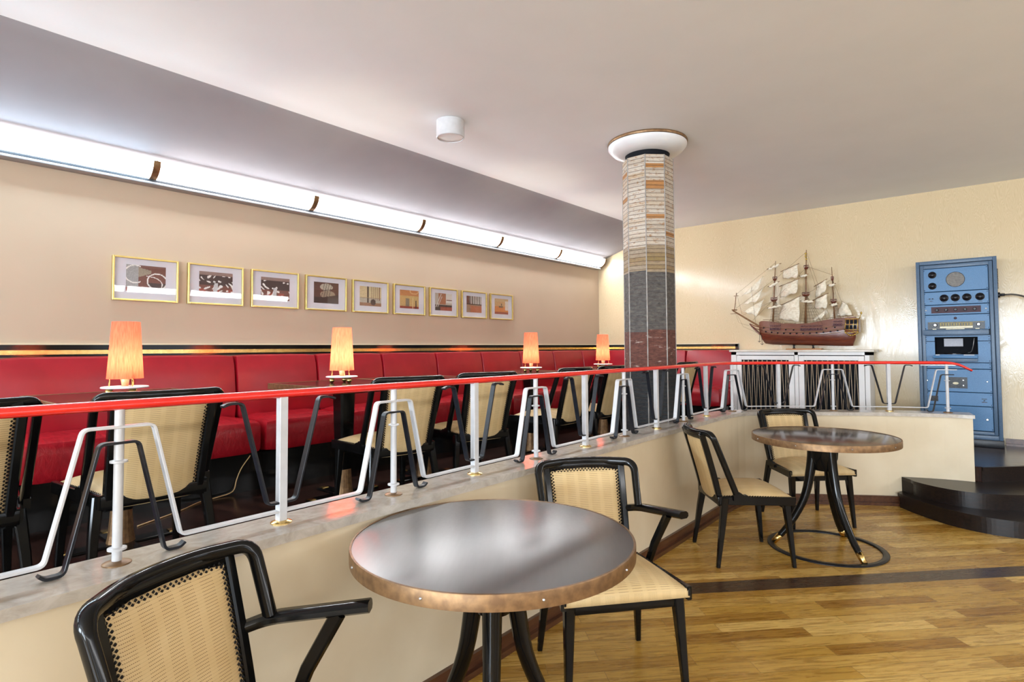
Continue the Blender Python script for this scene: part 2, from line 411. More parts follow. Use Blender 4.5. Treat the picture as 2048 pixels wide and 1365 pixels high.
def rect(w, h, b=0.0):
    w /= 2; h /= 2
    if not b: return [(-w, -h), (w, -h), (w, h), (-w, h)]
    return [(-w+b, -h), (w-b, -h), (w, -h+b), (w, h-b), (w-b, h), (-w+b, h), (-w, h-b), (-w, -h+b)]
def tube(bm, pts, r, n=10, hint=(0, 0, 1)): return sweep(bm, pts, circ(r, n), hint)
def lathe(bm, prof, n=24, c=(0, 0, 0)):
    rings = []
    for r, z in prof:
        if r < 1e-6: rings.append([bm.verts.new((c[0], c[1], c[2]+z))])
        else: rings.append([bm.verts.new((c[0]+r*math.cos(2*PI*i/n), c[1]+r*math.sin(2*PI*i/n), c[2]+z)) for i in range(n)])
    for a, b in zip(rings, rings[1:]):
        for j in range(n):
            j2 = (j+1) % n
            if len(a) == 1 and len(b) == 1: continue
            if len(a) == 1: bm.faces.new((a[0], b[j2], b[j]))
            elif len(b) == 1: bm.faces.new((a[j], a[j2], b[0]))
            else: bm.faces.new((a[j], a[j2], b[j2], b[j]))
    return bm
def prism(bm, poly, z0, z1):
    lo = [bm.verts.new((x, y, z0)) for x, y in poly]; hi = [bm.verts.new((x, y, z1)) for x, y in poly]
    n = len(poly)
    for i in range(n): bm.faces.new((lo[i], lo[(i+1) % n], hi[(i+1) % n], hi[i]))
    f1 = bm.faces.new(hi); f2 = bm.faces.new(lo[::-1])
    bmesh.ops.triangulate(bm, faces=[f1, f2])
    return bm
def band(bm, inner, outer, z0, z1):
    """solid strip between two point rows of the same length"""
    rows = [[bm.verts.new((x, y, z)) for x, y in r] for r, z in ((inner, z0), (outer, z0), (outer, z1), (inner, z1))]
    n = len(inner)
    for i in range(n-1):
        for a in range(4):
            b = (a+1) % 4; bm.faces.new((rows[a][i], rows[b][i], rows[b][i+1], rows[a][i+1]))
    bm.faces.new([rows[a][0] for a in range(4)]); bm.faces.new([rows[a][-1] for a in (3, 2, 1, 0)])
    return bm
def fillet(pts, r, n=4):
    pts = [Vector(p) for p in pts]; out = [pts[0]]
    for i in range(1, len(pts)-1):
        p = pts[i]; a = (pts[i-1]-p); b = (pts[i+1]-p)
        rr = min(r, a.length*0.45, b.length*0.45)
        p0 = p+a.normalized()*rr; p1 = p+b.normalized()*rr
        for k in range(n+1):
            s = k/n
            out.append(p0*(1-s)**2+p*(2*s*(1-s))+p1*s**2)
    out.append(pts[-1]); return out
def crom(P, s):
    i = max(0, min(len(P)-2, int(math.floor(s)))); f = s-i
    def g(k):
        if k < 0: return [2*a-b for a, b in zip(P[0], P[1])]
        if k >= len(P): return [2*a-b for a, b in zip(P[-1], P[-2])]
        return P[k]
    p0, p1, p2, p3 = g(i-1), g(i), g(i+1), g(i+2)
    return tuple(0.5*((2*b)+(c-a)*f+(2*a-5*b+4*c-d)*f*f+(-a+3*b-3*c+d)*f**3) for a, b, c, d in zip(p0, p1, p2, p3))
def ball(bm, c, r, n=8, m=6, squash=1.0):
    prof = [(r*math.sin(PI*i/m), -r*squash*math.cos(PI*i/m)) for i in range(m+1)]
    return lathe(bm, prof, n, c)
def bead(bm, c, r):
    d = [(1, 0, 0), (0, 1, 0), (-1, 0, 0), (0, -1, 0), (0, 0, 1), (0, 0, -1)]
    v = [bm.verts.new((c[0]+r*a, c[1]+r*b, c[2]+r*e)) for a, b, e in d]
    for i in range(4):
        bm.faces.new((v[i], v[(i+1) % 4], v[4])); bm.faces.new((v[(i+1) % 4], v[i], v[5]))

# ------------------------------------------------------------------ parapet path (posts of the railing stand on it)
POSTS = [(-1.752, -4.85+0.447*k) for k in range(9)]
POSTS = [(-1.755, 0.492-0.447*k) for k in range(19, 0, -1)]
N0 = len(POSTS)      # index of post 0
POSTS += [(-1.759, .492), (-1.764, .942), (-1.766, 1.390), (-1.773, 1.840), (-1.776, 2.283), (-1.778, 2.735), (-1.787, 3.192), (-1.790, 3.638),
          (-1.796, 4.090), (-1.800, 4.535), (-1.752, 4.985), (-1.460, 5.290), (-1.092, 5.545), (-.718, 5.782), (-.331, 5.935), (0.05, 6.01)]
def RP(k): return crom(POSTS, k+N0)
def RD(k):
    a = Vector(RP(k-0.02)); b = Vector(RP(k+0.02)); return (b-a).normalized()
def off(k, d):        # d>0: to the room side (right of the walking direction)
    p = Vector(RP(k)); dr = RD(k); nrm = Vector((dr.y, -dr.x)); q = p+nrm*d
    return (q.x, q.y)
K_END = 14.36
KS = [-18.9+0.25*i for i in range(int((K_END+18.9)/0.25)+1)]+[K_END]
def ribbon(d0, d1, ks=KS):
    return [off(k, d0) for k in ks]+[off(k, d1) for k in reversed(ks)]
def end_front(k):     # the face swings a little towards the room at its end
    return 0.03*max(0.0, (k-13.5))**1.5

# ------------------------------------------------------------------ room shell
def plane_box(name, x0, x1, y0, y1, z0, z1, m): return struct(name, B(x0, x1, y0, y1, z0, z1), m)
plane_box('floor', -1.80, XR+0.1, YF-0.1, YB+0.1, -0.1, 0.0, OAK)
STEP3 = [off(K_END-0.03, 0.085), (-.13, 5.872), (-.047, 5.95), (.128, 6.135), (.32, 6.31), (.60, 6.52), (1.0, 6.75), (1.6, 6.98), (2.4, 7.15), (XR-0.02, 7.2)]
STEP3 = STEP3[:1]+[crom(STEP3[1:], i/4) for i in range(4*len(STEP3)-7)]
poly = [(XL, YF), *[off(k, 0.0) for k in KS], *STEP3, (XR, YB), (XL, YB)]
struct('floor_upper', prism(bmesh.new(), poly, -0.1, ZU), DARKFLOOR)
# ceiling with the sloping coves along both side walls
bm = bmesh.new()
COVE0, COVES = 2.562, 0.352
prof = [(XL-0.1, COVE0-0.03), (XL, COVE0)]
XE = XL+(ZC-COVE0)/COVES           # where the slope meets the flat ceiling, softly rolled
for i in range(9):
    a = i/8
    p0, p1, p2 = (XE-0.10, ZC-0.10*COVES), (XE, ZC), (XE+0.10, ZC)
    prof.append(tuple((1-a)**2*u_+2*a*(1-a)*v_+a*a*w_ for u_, v_, w_ in zip(p0, p1, p2)))
prof2 = prof+[(-x, z) for x, z in reversed(prof)]
sec = prof2+[(XR+0.1, 3.15), (XL-0.1, 3.15)]
lo = [bm.verts.new((x, YF-0.1, z)) for x, z in sec]; hi = [bm.verts.new((x, YB+0.1, z)) for x, z in sec]
for i in range(len(sec)): bm.faces.new((lo[i], lo[(i+1) % len(sec)], hi[(i+1) % len(sec)], hi[i]))
f1 = bm.faces.new(lo); f2 = bm.faces.new(hi[::-1]); bmesh.ops.triangulate(bm, faces=[f1, f2])
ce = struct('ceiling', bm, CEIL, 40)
ce.data.materials.append(COVE)        # the sloping coves are coloured a darker grey than the flat
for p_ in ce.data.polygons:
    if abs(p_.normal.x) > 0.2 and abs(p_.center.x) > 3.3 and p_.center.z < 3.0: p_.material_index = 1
plane_box('wall_left', XL-0.1, XL, YF-0.1, YB+0.1, -0.1, 2.60, WALL_L)
bm = bmesh.new()
ys = [YF-0.1]
for wy, wz in WINS_ADDED: ys += [wy-1.1, wy+1.1]
ys.append(YB+0.1)
for i in range(0, len(ys), 2): box(bm, XR, XR+0.1, ys[i], ys[i+1], -0.1, 2.60)
for wy, wz in WINS_ADDED:
    box(bm, XR, XR+0.1, wy-1.1, wy+1.1, -0.1, wz-0.75); box(bm, XR, XR+0.1, wy-1.1, wy+1.1, wz+0.75, 2.60)
struct('wall_right', bm, WALL_L)
plane_box('wall_back', XL-0.1, XR+0.1, YB, YB+0.1, -0.1, 3.0, WALL_B)
bm = bmesh.new()      # rear wall with three window openings
xs = [XL-0.1, -3.9, -1.9, -1.0, 1.0, 1.9, 3.9, XR+0.1]
for i in range(0, 7, 2): box(bm, xs[i], xs[i+1], YF-0.1, YF, -0.1, 3.0)
for wx, wz in WINS:
    box(bm, wx-1, wx+1, YF-0.1, YF, -0.1, wz-0.85); box(bm, wx-1, wx+1, YF-0.1, YF, wz+0.85, 3.0)
struct('wall_rear', bm, WALL_L)
for i, (wx, wz) in enumerate(WINS):
    bm = bmesh.new()
    for s in (-1, 1):
        box(bm, wx+s*0.97-0.03, wx+s*0.97+0.03, YF-0.08, YF-0.02, wz-0.85, wz+0.85)
        box(bm, wx-0.94, wx+0.94, YF-0.08, YF-0.02, wz+s*0.82-0.03, wz+s*0.82+0.03)
    box(bm, wx-0.025, wx+0.025, YF-0.08, YF-0.02, wz-0.79, wz+0.79)
    struct('window_%d' % (i+1), bm, WHITEPAINT)
for i, (wy, wz) in enumerate(WINS_ADDED):  # frames of the added right-wall windows, out of view
    bm = bmesh.new()
    for s in (-1, 1):
        box(bm, XR+0.02, XR+0.08, wy+s*1.07-0.03, wy+s*1.07+0.03, wz-0.75, wz+0.75)
        box(bm, XR+0.02, XR+0.08, wy-1.04, wy+1.04, wz+s*0.72-0.03, wz+s*0.72+0.03)
    box(bm, XR+0.02, XR+0.08, wy-0.025, wy+0.025, wz-0.69, wz+0.69)
    struct('window_%d' % (i+4), bm, WHITEPAINT)

# parapet wall, marble coping, skirting
front = [off(k, 0.10+end_front(k)) for k in KS]; back = [off(k, -0.075) for k in KS]
struct('wall_inner', band(bmesh.new(), back, front, 0.0, ZM-0.028), PLASTER)
KS2 = KS[:-1]+[K_END+0.03]
front = [off(k, 0.118+end_front(k)) for k in KS2]; back = [off(k, -0.09) for k in KS2]
bm = band(bmesh.new(), back, front, ZM-0.028, ZM)
struct('trim_1', bm, MARBLE)
KB = [k for k in KS if k < 13.2]+[13.22]
bm = bmesh.new()
band(bm, [off(k, 0.098) for k in KB], [off(k, 0.118) for k in KB], 0.0, 0.075)
band(bm, [off(k, 0.116) for k in KB], [off(k, 0.140) for k in KB], 0.0, 0.024)
struct('baseboard_inner', bm, BROWNWOOD)
bm = B(0.03, XR, YB-0.02, YB, ZU, ZU+0.065); box(bm, 0.03, XR, YB-0.04, YB, ZU, ZU+0.02)
struct('baseboard_back', bm, BROWNWOOD)
# black ledge and brass strip above the bench
bm = B(XL, XL+0.035, YF, YB, 1.313, 1.345); box(bm, XL, -2.47, YB-0.035, YB, 1.313, 1.345); box(bm, -2.50, -2.465, YB-0.035, YB, 1.27, 1.345)
box(bm, XL, XL+0.028, YF, YB, 1.272, 1.286); box(bm, XL, -2.50, YB-0.028, YB, 1.272, 1.286)
struct('trim_2', bm, BLACK)
bm = B(XL, XL+0.022, YF, YB, 1.286, 1.313); box(bm, XL, -2.50, YB-0.022, YB, 1.286, 1.313)
struct('trim_3', bm, BRASS)
bm = B(XL, XL+0.012, YF, YB, 1.345, 1.357); box(bm, XL, -2.47, YB-0.012, YB, 1.345, 1.357)
struct('trim_4', bm, PLASTER)

# ------------------------------------------------------------------ curved steps
ST1 = [(-.66, 5.62), (-.60, 5.545), (-.53, 5.468), (-.43, 5.37), (-.33, 5.29), (-.22, 5.235), (-.10, 5.203), (.0, 5.20), (.10, 5.215), (.25, 5.262), (.45, 5.36), (.8, 5.57), (1.3, 5.9), (2.2, 6.35), (3.4, 6.75), (XR, 6.95)]
ST2 = [(-.57, 5.63), (-.54, 5.575), (-.47, 5.515), (-.40, 5.47), (-.32, 5.435), (-.24, 5.418), (-.16, 5.42), (-.077, 5.44), (.02, 5.49), (.11, 5.552), (.28, 5.68), (.55, 5.88), (.95, 6.15), (1.6, 6.5), (2.5, 6.82), (XR, 7.05)]
ST1 = [crom(ST1, i/4) for i in range(4*len(ST1)-3)]; ST2 = [crom(ST2, i/4) for i in range(4*len(ST2)-3)]
ST1[-1] = (XR-0.01, ST1[-1][1]); ST2[-1] = (XR-0.01, ST2[-1][1])
def step(parent, edge, z0, z1, backpts):
    def shift(d):
        out = []
        for i, p in enumerate(edge):
            a = Vector(edge[max(0, i-1)]); b = Vector(edge[min(len(edge)-1, i+1)]); dr = (b-a).normalized()
            out.append((p[0]-dr.y*d, p[1]+dr.x*d))
        return out
    new_obj('tread', prism(bmesh.new(), edge+backpts, z1-0.025, z1), DARKWOOD, parent)
    new_obj('riser', prism(bmesh.new(), shift(0.016)+backpts, z0, z1-0.025), DARKWOOD, parent)
st = empty('curved_steps', (0, 0, 0), 0, 'black wooden curved steps rising round the end of the cream parapet to the dark floor', 'steps')
def fcl(k): return off(k, 0.104+end_front(k))
BK = [(XR-0.01, 7.25), (0.6, 6.7), (-.10, 6.02), off(K_END+0.03, -0.078), *[fcl(14.39-0.13*i) for i in range(11)]]
step(st, ST1, 0.0, ZU/3, BK); step(st, ST2, ZU/3, 2*ZU/3, BK)
new_obj('riser', band(bmesh.new(), [(x-0.004, y+0.01) for x, y in [off(K_END+0.02, 0.03)]+STEP3[1:]], [(x+0.003, y-0.004) for x, y in [off(K_END+0.02, 0.03)]+STEP3[1:]], 2*ZU/3, ZU-0.026), DARKWOOD, st)
bm = bmesh.new()      # light nosing under the platform edge
e3 = [(x, y-0.0) for x, y in STEP3]
ED = [off(K_END+0.02, 0.03)]+STEP3[1:]
band(bm, [(x-0.006, y+0.02) for x, y in ED], [(x+0.010, y-0.012) for x, y in ED], ZU-0.026, ZU+0.001)
struct('trim_5', bm, DARKWOOD)

# ------------------------------------------------------------------ railing
rail = empty('parapet_railing', (*RP(0), ZM), 0, 'red topped railing with white posts and bent white and black bars along the low wall', 'railing')
rail_off = Vector((*RP(0), ZM))
def radd(name, bm, m, smooth=30):
    o = new_obj(name, bm, m, rail, smooth); o.matrix_parent_inverse = Matrix.Translation(-rail_off); return o
def R3(k, z, d=0.0):
    x, y = off(k, d); return Vector((x, y, z))
pts = [R3(-4.2+0.2*i, 1.166) for i in range(int((13.9+4.2)/0.2)+1)]
scl = [(1, 1)]*len(pts)
for k, z, w, hh in ((13.95, 1.166, 1.05, 1.0), (14.08, 1.163, 1.2, 0.9), (14.2, 1.152, 1.35, 0.8), (14.28, 1.137, 1.5, 0.75), (14.36, 1.118, 1.6, 0.7), (14.42, 1.104, 1.6, 0.7)):
    pts.append(R3(k, z)); scl.append((w, hh))
hsec = [(0.021*math.cos(a), 0.0125*math.sin(a)+(0.002 if math.sin(a) > 0 else 0)) for a in [2*PI*i/14 for i in range(14)]]
radd('handrail', sweep(bmesh.new(), pts, hsec, (0, 0, 1), scl), REDM, True)
bm = sweep(bmesh.new(), [R3(13.55+0.1*i, 1.148) for i in range(7)], rect(0.03, 0.008), (0, 0, 1))
radd('rail_plate', bm, STEEL)
def bar(name, spec, w, th, m, r=0.014):
    pts_ = []
    for k, z in spec:
        pts_.append(R3(k, z))
    # subdivide long runs so that they follow the curve of the wall
    dense = [spec[0]]
    for (k0, z0), (k1, z1) in zip(spec, spec[1:]):
        nseg = max(1, int(abs(k1-k0)/0.2))
        for i in range(1, nseg+1): dense.append((k0+(k1-k0)*i/nseg, z0+(z1-z0)*i/nseg))
    P_ = fillet([R3(k, z) for k, z in dense], r, 4)
    bm_ = bmesh.new()
    secs = rect(th, w, 0.0012)
    # frames: width lies across the wall
    rings = []
    for i, p in enumerate(P_):
        a = P_[max(0, i-1)]; b = P_[min(len(P_)-1, i+1)]; td = (b-a).normalized()
        h2 = Vector((td.x, td.y, 0))
        best = min(range(-40, 150), key=lambda q: (Vector(RP(q/10))-Vector((p.x, p.y))).length_squared)/10
        dr = RD(best); acr = Vector((dr.y, -dr.x, 0)); nn = acr.cross(td).normalized()
        rings.append([bm_.verts.new(p+nn*a_+acr*b_) for a_, b_ in secs])
    kk = len(secs)
    for i in range(len(rings)-1):
        for j in range(kk): bm_.faces.new((rings[i][j], rings[i][(j+1) % kk], rings[i+1][(j+1) % kk], rings[i+1][j]))
    bm_.faces.new(rings[0][::-1]); bm_.faces.new(rings[-1])
    return radd(name, bm_, m, 35)
spec = [(-4.0, .795)]
for k in range(-2, 14, 2):
    if k > -4: spec += [(k-.338, .795), (k-.177, 1.110), (k+.177, 1.110), (k+.338, .795)]
spec += [(14-.338, .795), (14-.177, 1.110), (14.17, 1.110)]
bar('white_zigzag_bar', spec, 0.026, 0.007, WHITEM)
for k in range(-2, 14, 2):
    bar('black_footed_bar', [(k-.36, .774), (k-.335, .764), (k-.25, .7635), (k-.098, 1.069), (k+.098, 1.069), (k+.25, .7635), (k+.335, .764), (k+.36, .774)], 0.025, 0.007, BLACKM)
bar('black_footed_bar', [(14-.36, .774), (14-.335, .764), (14-.25, .7635), (14-.098, 1.069), (14.12, 1.069)], 0.025, 0.007, BLACKM)
for k in range(-3, 14, 2):
    bar('black_hooked_bar', [(k-.42, 1.140), (k-.38, 1.147), (k-.29, 1.147), (k-.105, .8225), (k+.105, .8225), (k+.29, 1.147), (k+.38, 1.147), (k+.42, 1.140)], 0.025, 0.007, BLACKM)
for k in range(-3, 15):
    x, y = RP(k); d = RD(k); a = math.atan2(d.y, d.x)
    if k % 2:
        bm = B(-.0135, .0135, -.0135, .0135, 0.006, 1.158-ZM, 0.0015, 1)
        bmesh.ops.transform(bm, matrix=Matrix.Translation((x, y, ZM)) @ Matrix.Rotation(a, 4, 'Z'), verts=bm.verts)
        o = radd('square_post', bm, WHITEM)
    else:
        bm = lathe(bmesh.new(), [(0, .006), (.0115, .006), (.0115, .034), (.022, .036), (.022, .041), (.0115, .043), (.0115, .258), (.0205, .260), (.0205, .265), (.0115, .267), (.0115, .40), (0, .40)], 16, (x, y, ZM))
        o = radd('round_post', bm, WHITEM, 40)
    bm = lathe(bmesh.new(), [(0, 0), (.033, 0), (.033, .003), (.026, .006), (.018, .008), (0, .009)], 20, (x, y, ZM))
    f = new_obj('base_flange', bm, BRASS if k % 2 else BRASSD, o, 40)

# ------------------------------------------------------------------ chairs
def chair(name, arms):
    root = empty(name)
    def A(n, bm, m, smooth=35, parent=root): return new_obj(n, bm, m, parent, smooth)
    # seat cushion
    def seat_pt(a, b):        # a in -1..1 across, b in 0..1 from rear to front
        hw = 0.188+0.054*b
        y = -0.178+0.410*b
        crown = (1-abs(a)**3.0)*(1-abs(2*b-1)**3.2)
        z = 0.408+0.046*max(0.0, crown)**0.7
        return Vector((a*hw, y, z))
    bm = bmesh.new(); uvl = bm.loops.layers.uv.new('UVMap')
    nx, ny = 18, 18
    g = [[bm.verts.new(seat_pt(-1+2*i/nx, j/ny)) for i in range(nx+1)] for j in range(ny+1)]
    for j in range(ny):
        for i in range(nx): bm.faces.new((g[j][i], g[j][i+1], g[j+1][i+1], g[j+1][i]))
    fr_ = g[ny]; lowv = [bm.verts.new((v_.co.x, v_.co.y+0.004, v_.co.z-0.03)) for v_ in fr_]; low2 = [bm.verts.new((v_.co.x, v_.co.y-0.03, v_.co.z-0.034)) for v_ in fr_]
    for i in range(nx):
        bm.faces.new((fr_[i], fr_[i+1], lowv[i+1], lowv[i])); bm.faces.new((lowv[i], lowv[i+1], low2[i+1], low2[i]))
    for f in bm.faces:
        for lp in f.loops:
            c = lp.vert.co; lp[uvl].uv = (c.x, c.y-(c.z if c.z < 0.40 else 0))
    A('seat', bm, CANE, True)
    # black seat frame: side rails, rear rail, front rail
    bm = bmesh.new()
    for s in (-1, 1):
        sweep(bm, [(s*0.190, -0.20, 0.385), (s*0.243, 0.232, 0.391)], rect(0.020, 0.050, 0.003), (0, 0, 1))
    box(bm, -0.19, 0.19, -0.205, -0.175, 0.355, 0.405, 0.003)
    box(bm, -0.215, 0.215, 0.185, 0.208, 0.335, 0.375, 0.003)
    A('seat_frame', bm, BLACK)
    for s in (-1, 1):
        bm = sweep(bmesh.new(), [(s*0.212, 0.192, 0.375), (s*0.228, 0.226, 0.0)], rect(0.036, 0.036, 0.005), (0, 1, 0), [1.15, 0.58])
        A('leg', bm, BLACK)
        bm = sweep(bmesh.new(), [(s*0.192, -0.165, 0.40), (s*0.208, -0.188, 0.25), (s*0.226, -0.225, 0.0)], rect(0.034, 0.036, 0.005), (0, 1, 0), [1.15, 1.0, 0.6])
        A('leg', bm, BLACK)
    # back panel
    def cy(z): return -0.190-0.112*max(0.0, (z-0.35)/0.43)**1.15
    def panel_pt(a, tz, side):
        z = 0.350+0.410*tz; hw = 0.146+0.014*tz
        bow = 0.012*(a*a)
        th = 0.016*(1-abs(a)**6)*(1-abs(2*tz-1)**10)+0.002
        return Vector((a*hw, cy(z)+bow+side*th, z))
    bm = bmesh.new(); uvl = bm.loops.layers.uv.new('UVMap')
    nx, nz_ = 14, 16; G = {}
    for sd in (1, -1):
        G[sd] = [[bm.verts.new(panel_pt(-1+2*i/nx, j/nz_, sd)) for i in range(nx+1)] for j in range(nz_+1)]
        for j in range(nz_):
            for i in range(nx): bm.faces.new((G[sd][j][i], G[sd][j][i+1], G[sd][j+1][i+1], G[sd][j+1][i]))
    for j in range(nz_):
        for i in (0, nx): bm.faces.new((G[1][j][i], G[1][j+1][i], G[-1][j+1][i], G[-1][j][i]))
    for i in range(nx):
        for j in (0, nz_): bm.faces.new((G[1][j][i], G[1][j][i+1], G[-1][j][i+1], G[-1][j][i]))
    for f in bm.faces:
        for lp in f.loops: lp[uvl].uv = (lp.vert.co.x, lp.vert.co.z)
    A('backrest', bm, CANE, 50)
    for s in (-1, 1):
        pts_ = [(s*(0.146+0.014*q+0.016), cy(0.35+0.43*q)+0.010, 0.35+0.43*q) for q in [i/6 for i in range(7)]]
        A('back_stile', sweep(bmesh.new(), pts_, rect(0.030, 0.034, 0.005), (0, 1, 0)), BLACK)
    # top rail with the outer struts that come down beside the panel
    low = (0.216, -0.178, 0.608) if arms else (0.218, -0.095, 0.40)
    mid = (0.222, -0.272, 0.745)
    P_ = [(-low[0], low[1], low[2]), (-0.225, -0.285, 0.755), (-0.222, -0.300, 0.790), (0, -0.318, 0.790), (0.222, -0.300, 0.790), (0.225, -0.285, 0.755), (low[0], low[1], low[2])]
    path = fillet([P_[0], (-0.226, -0.248, 0.787), (-0.1, -0.310, 0.787), (0.0, -0.320, 0.787), (0.1, -0.310, 0.787), (0.226, -0.248, 0.787), P_[-1]], 0.045, 7)
    bm = bmesh.new(); rings = []
    sec = [(0.014*math.cos(a)*abs(math.cos(a))**-0.35 if abs(math.cos(a)) > 1e-6 else 0, 0.019*math.sin(a)*abs(math.sin(a))**-0.35 if abs(math.sin(a)) > 1e-6 else 0) for a in [2*PI*i/16 for i in range(16)]]
    fr_ = frames(path, Vector((0, 1, 0)))
    for i, p in enumerate(path):
        sd, nn = fr_[i]
        topness = min(1, max(0, (p.z-0.74)/0.04))
        w1 = 1.0+0.25*topness; w2 = 0.95
        rings.append([bm.verts.new(p+sd*a*w1+nn*b*w2) for a, b in sec])
    for i in range(len(rings)-1):
        for j in range(16): bm.faces.new((rings[i][j], rings[i][(j+1) % 16], rings[i+1][(j+1) % 16], rings[i+1][j]))
    bm.faces.new(rings[0][::-1]); bm.faces.new(rings[-1])
    sweep(bm, [(-0.172, -0.288, 0.768), (-0.09, -0.304, 0.768), (0, -0.309, 0.768), (0.09, -0.304, 0.768), (0.172, -0.288, 0.768)], rect(0.028, 0.040, 0.005))
    A('top_rail', bm, BLACK, 50)
    if not arms:
        for s in (-1, 1):
            bm = bmesh.new()
            prof = [(-0.125, 0.39), (-0.125, 0.425), (-0.085, 0.440), (-0.065, 0.425), (-0.050, 0.428), (-0.030, 0.415), (-0.018, 0.412), (-0.015, 0.39)]
            va = [bm.verts.new((s*0.207+0.004*s, y, z)) for y, z in prof]; vb = [bm.verts.new((s*0.207+0.026*s, y, z)) for y, z in prof]
            for i in range(len(prof)): bm.faces.new((va[i], va[(i+1) % 8], vb[(i+1) % 8], vb[i]))
            bm.faces.new(va); bm.faces.new(vb[::-1])
            A('strut_bracket', bm, BLACK)
    else:
        for s in (-1, 1):
            pts_ = fillet([(s*0.172, -0.245, 0.582), (s*0.225, -0.185, 0.600), (s*0.310, 0.065, 0.628)], 0.05, 6)
            n_ = len(pts_)
            A('armrest', sweep(bmesh.new(), pts_, rect(0.042, 0.028, 0.008), (0, 0, 1), [(0.75+0.45*min(1, i/(n_-3)), 1.0) for i in range(n_)]), BLACK, 40)
            A('arm_support', sweep(bmesh.new(), [(s*0.276, -0.010, 0.612), (s*0.248, -0.085, 0.470), (s*0.232, -0.120, 0.372)], rect(0.026, 0.040, 0.005), (0, 1, 0), [0.95, 0.9, 0.8]), BLACK, 40)
    # braid of black beads along the upholstery edges
    def chain(path, nrm, bm):
        L_ = 0; i = 0
        for p, q in zip(path, path[1:]):
            p = Vector(p); q = Vector(q); n_ = max(1, int((q-p).length/0.0066)); dr = (q-p).normalized(); sd = dr.cross(Vector(nrm))
            for j in range(n_):
                c = p+(q-p)*(j/n_)+sd*(0.0038 if i % 2 else -0.0038); bead(bm, c, 0.0048); i += 1
    for sd in (1, -1):
        left = [panel_pt(-0.955, q/8, sd)+Vector((0, sd*0.002, 0)) for q in range(9)]
        right = [panel_pt(0.955, q/8, sd)+Vector((0, sd*0.002, 0)) for q in range(9)]
        topp = [panel_pt(-0.95+1.9*q/8, 0.985, sd)+Vector((0, sd*0.002, 0)) for q in range(9)]
        bm = bmesh.new()
        for pth in (left, topp, right[::-1]): chain(pth, (0, sd, 0), bm)
        A('braid_trim', bm, BAKEL, False)
    for s in (-1, 1):
        bm = bmesh.new()
        chain([seat_pt(s*0.99, q/8)+Vector((0, 0, 0.001)) for q in range(9)], (0, 0, 1), bm)
        bx = seat_pt(s, 1.0)
        for q in range(5): bead(bm, (bx.x-s*0.004, bx.y+0.006, bx.z-0.005*q), 0.005)
        A('braid_trim', bm, BAKEL, False)
    return root
arm_chair = chair('armchair', True)
side_chair = chair('side_chair', False)
def place(src, first, x, y, z, deg, label, group):
    o = src if first else copy_tree(src)
    o.location = (x, y, z); o.rotation_euler = (0, 0, math.radians(deg-90))
    return tag(o, label, 'chair', group)
GL = 'black framed chairs on the oak floor'
place(arm_chair, True, -1.240, 0.632, 0, 22, 'black framed armchair with yellow woven back, left of the nearer round table', GL)
place(arm_chair, False, -1.24, 2.05, 0, -39.3, 'black framed armchair with woven seat showing, between the nearer round table and parapet', GL)
place(side_chair, True, -1.28, 3.747, 0, 40, 'armless black framed chair seen from the side, by the farther round table', GL)
place(side_chair, False, -1.15, 4.80, 0, -46, 'armless black framed chair half hidden behind the farther round table', GL)
GU = 'armless black framed chairs along the bench tables'
for x, y, deg, lab in [(-2.82, .25, 180, 'leftmost armless woven back chair behind the railing'),
                       (-2.80, .86, 180, 'armless woven back chair in front of the nearest red lamp, behind the railing'),
                       (-2.81, 2.17, 171, 'armless woven back chair behind the railing, at the second lamp table'),
                       (-2.81, 2.855, 166, 'armless woven back chair at the bare bench table, between second and third lamps'),
                       (-2.82, 3.83, 180, 'armless woven back chair at the third lamp table, before the stone column'),
                       (-2.82, 4.41, 180, 'armless woven back chair half hidden by the stone column'),
                       (-2.80, 5.93, 180, 'farthest armless woven back chair, seen past the stone column near the white cabinet')]:
    place(side_chair, False, x, y, ZU, deg, lab, GU)

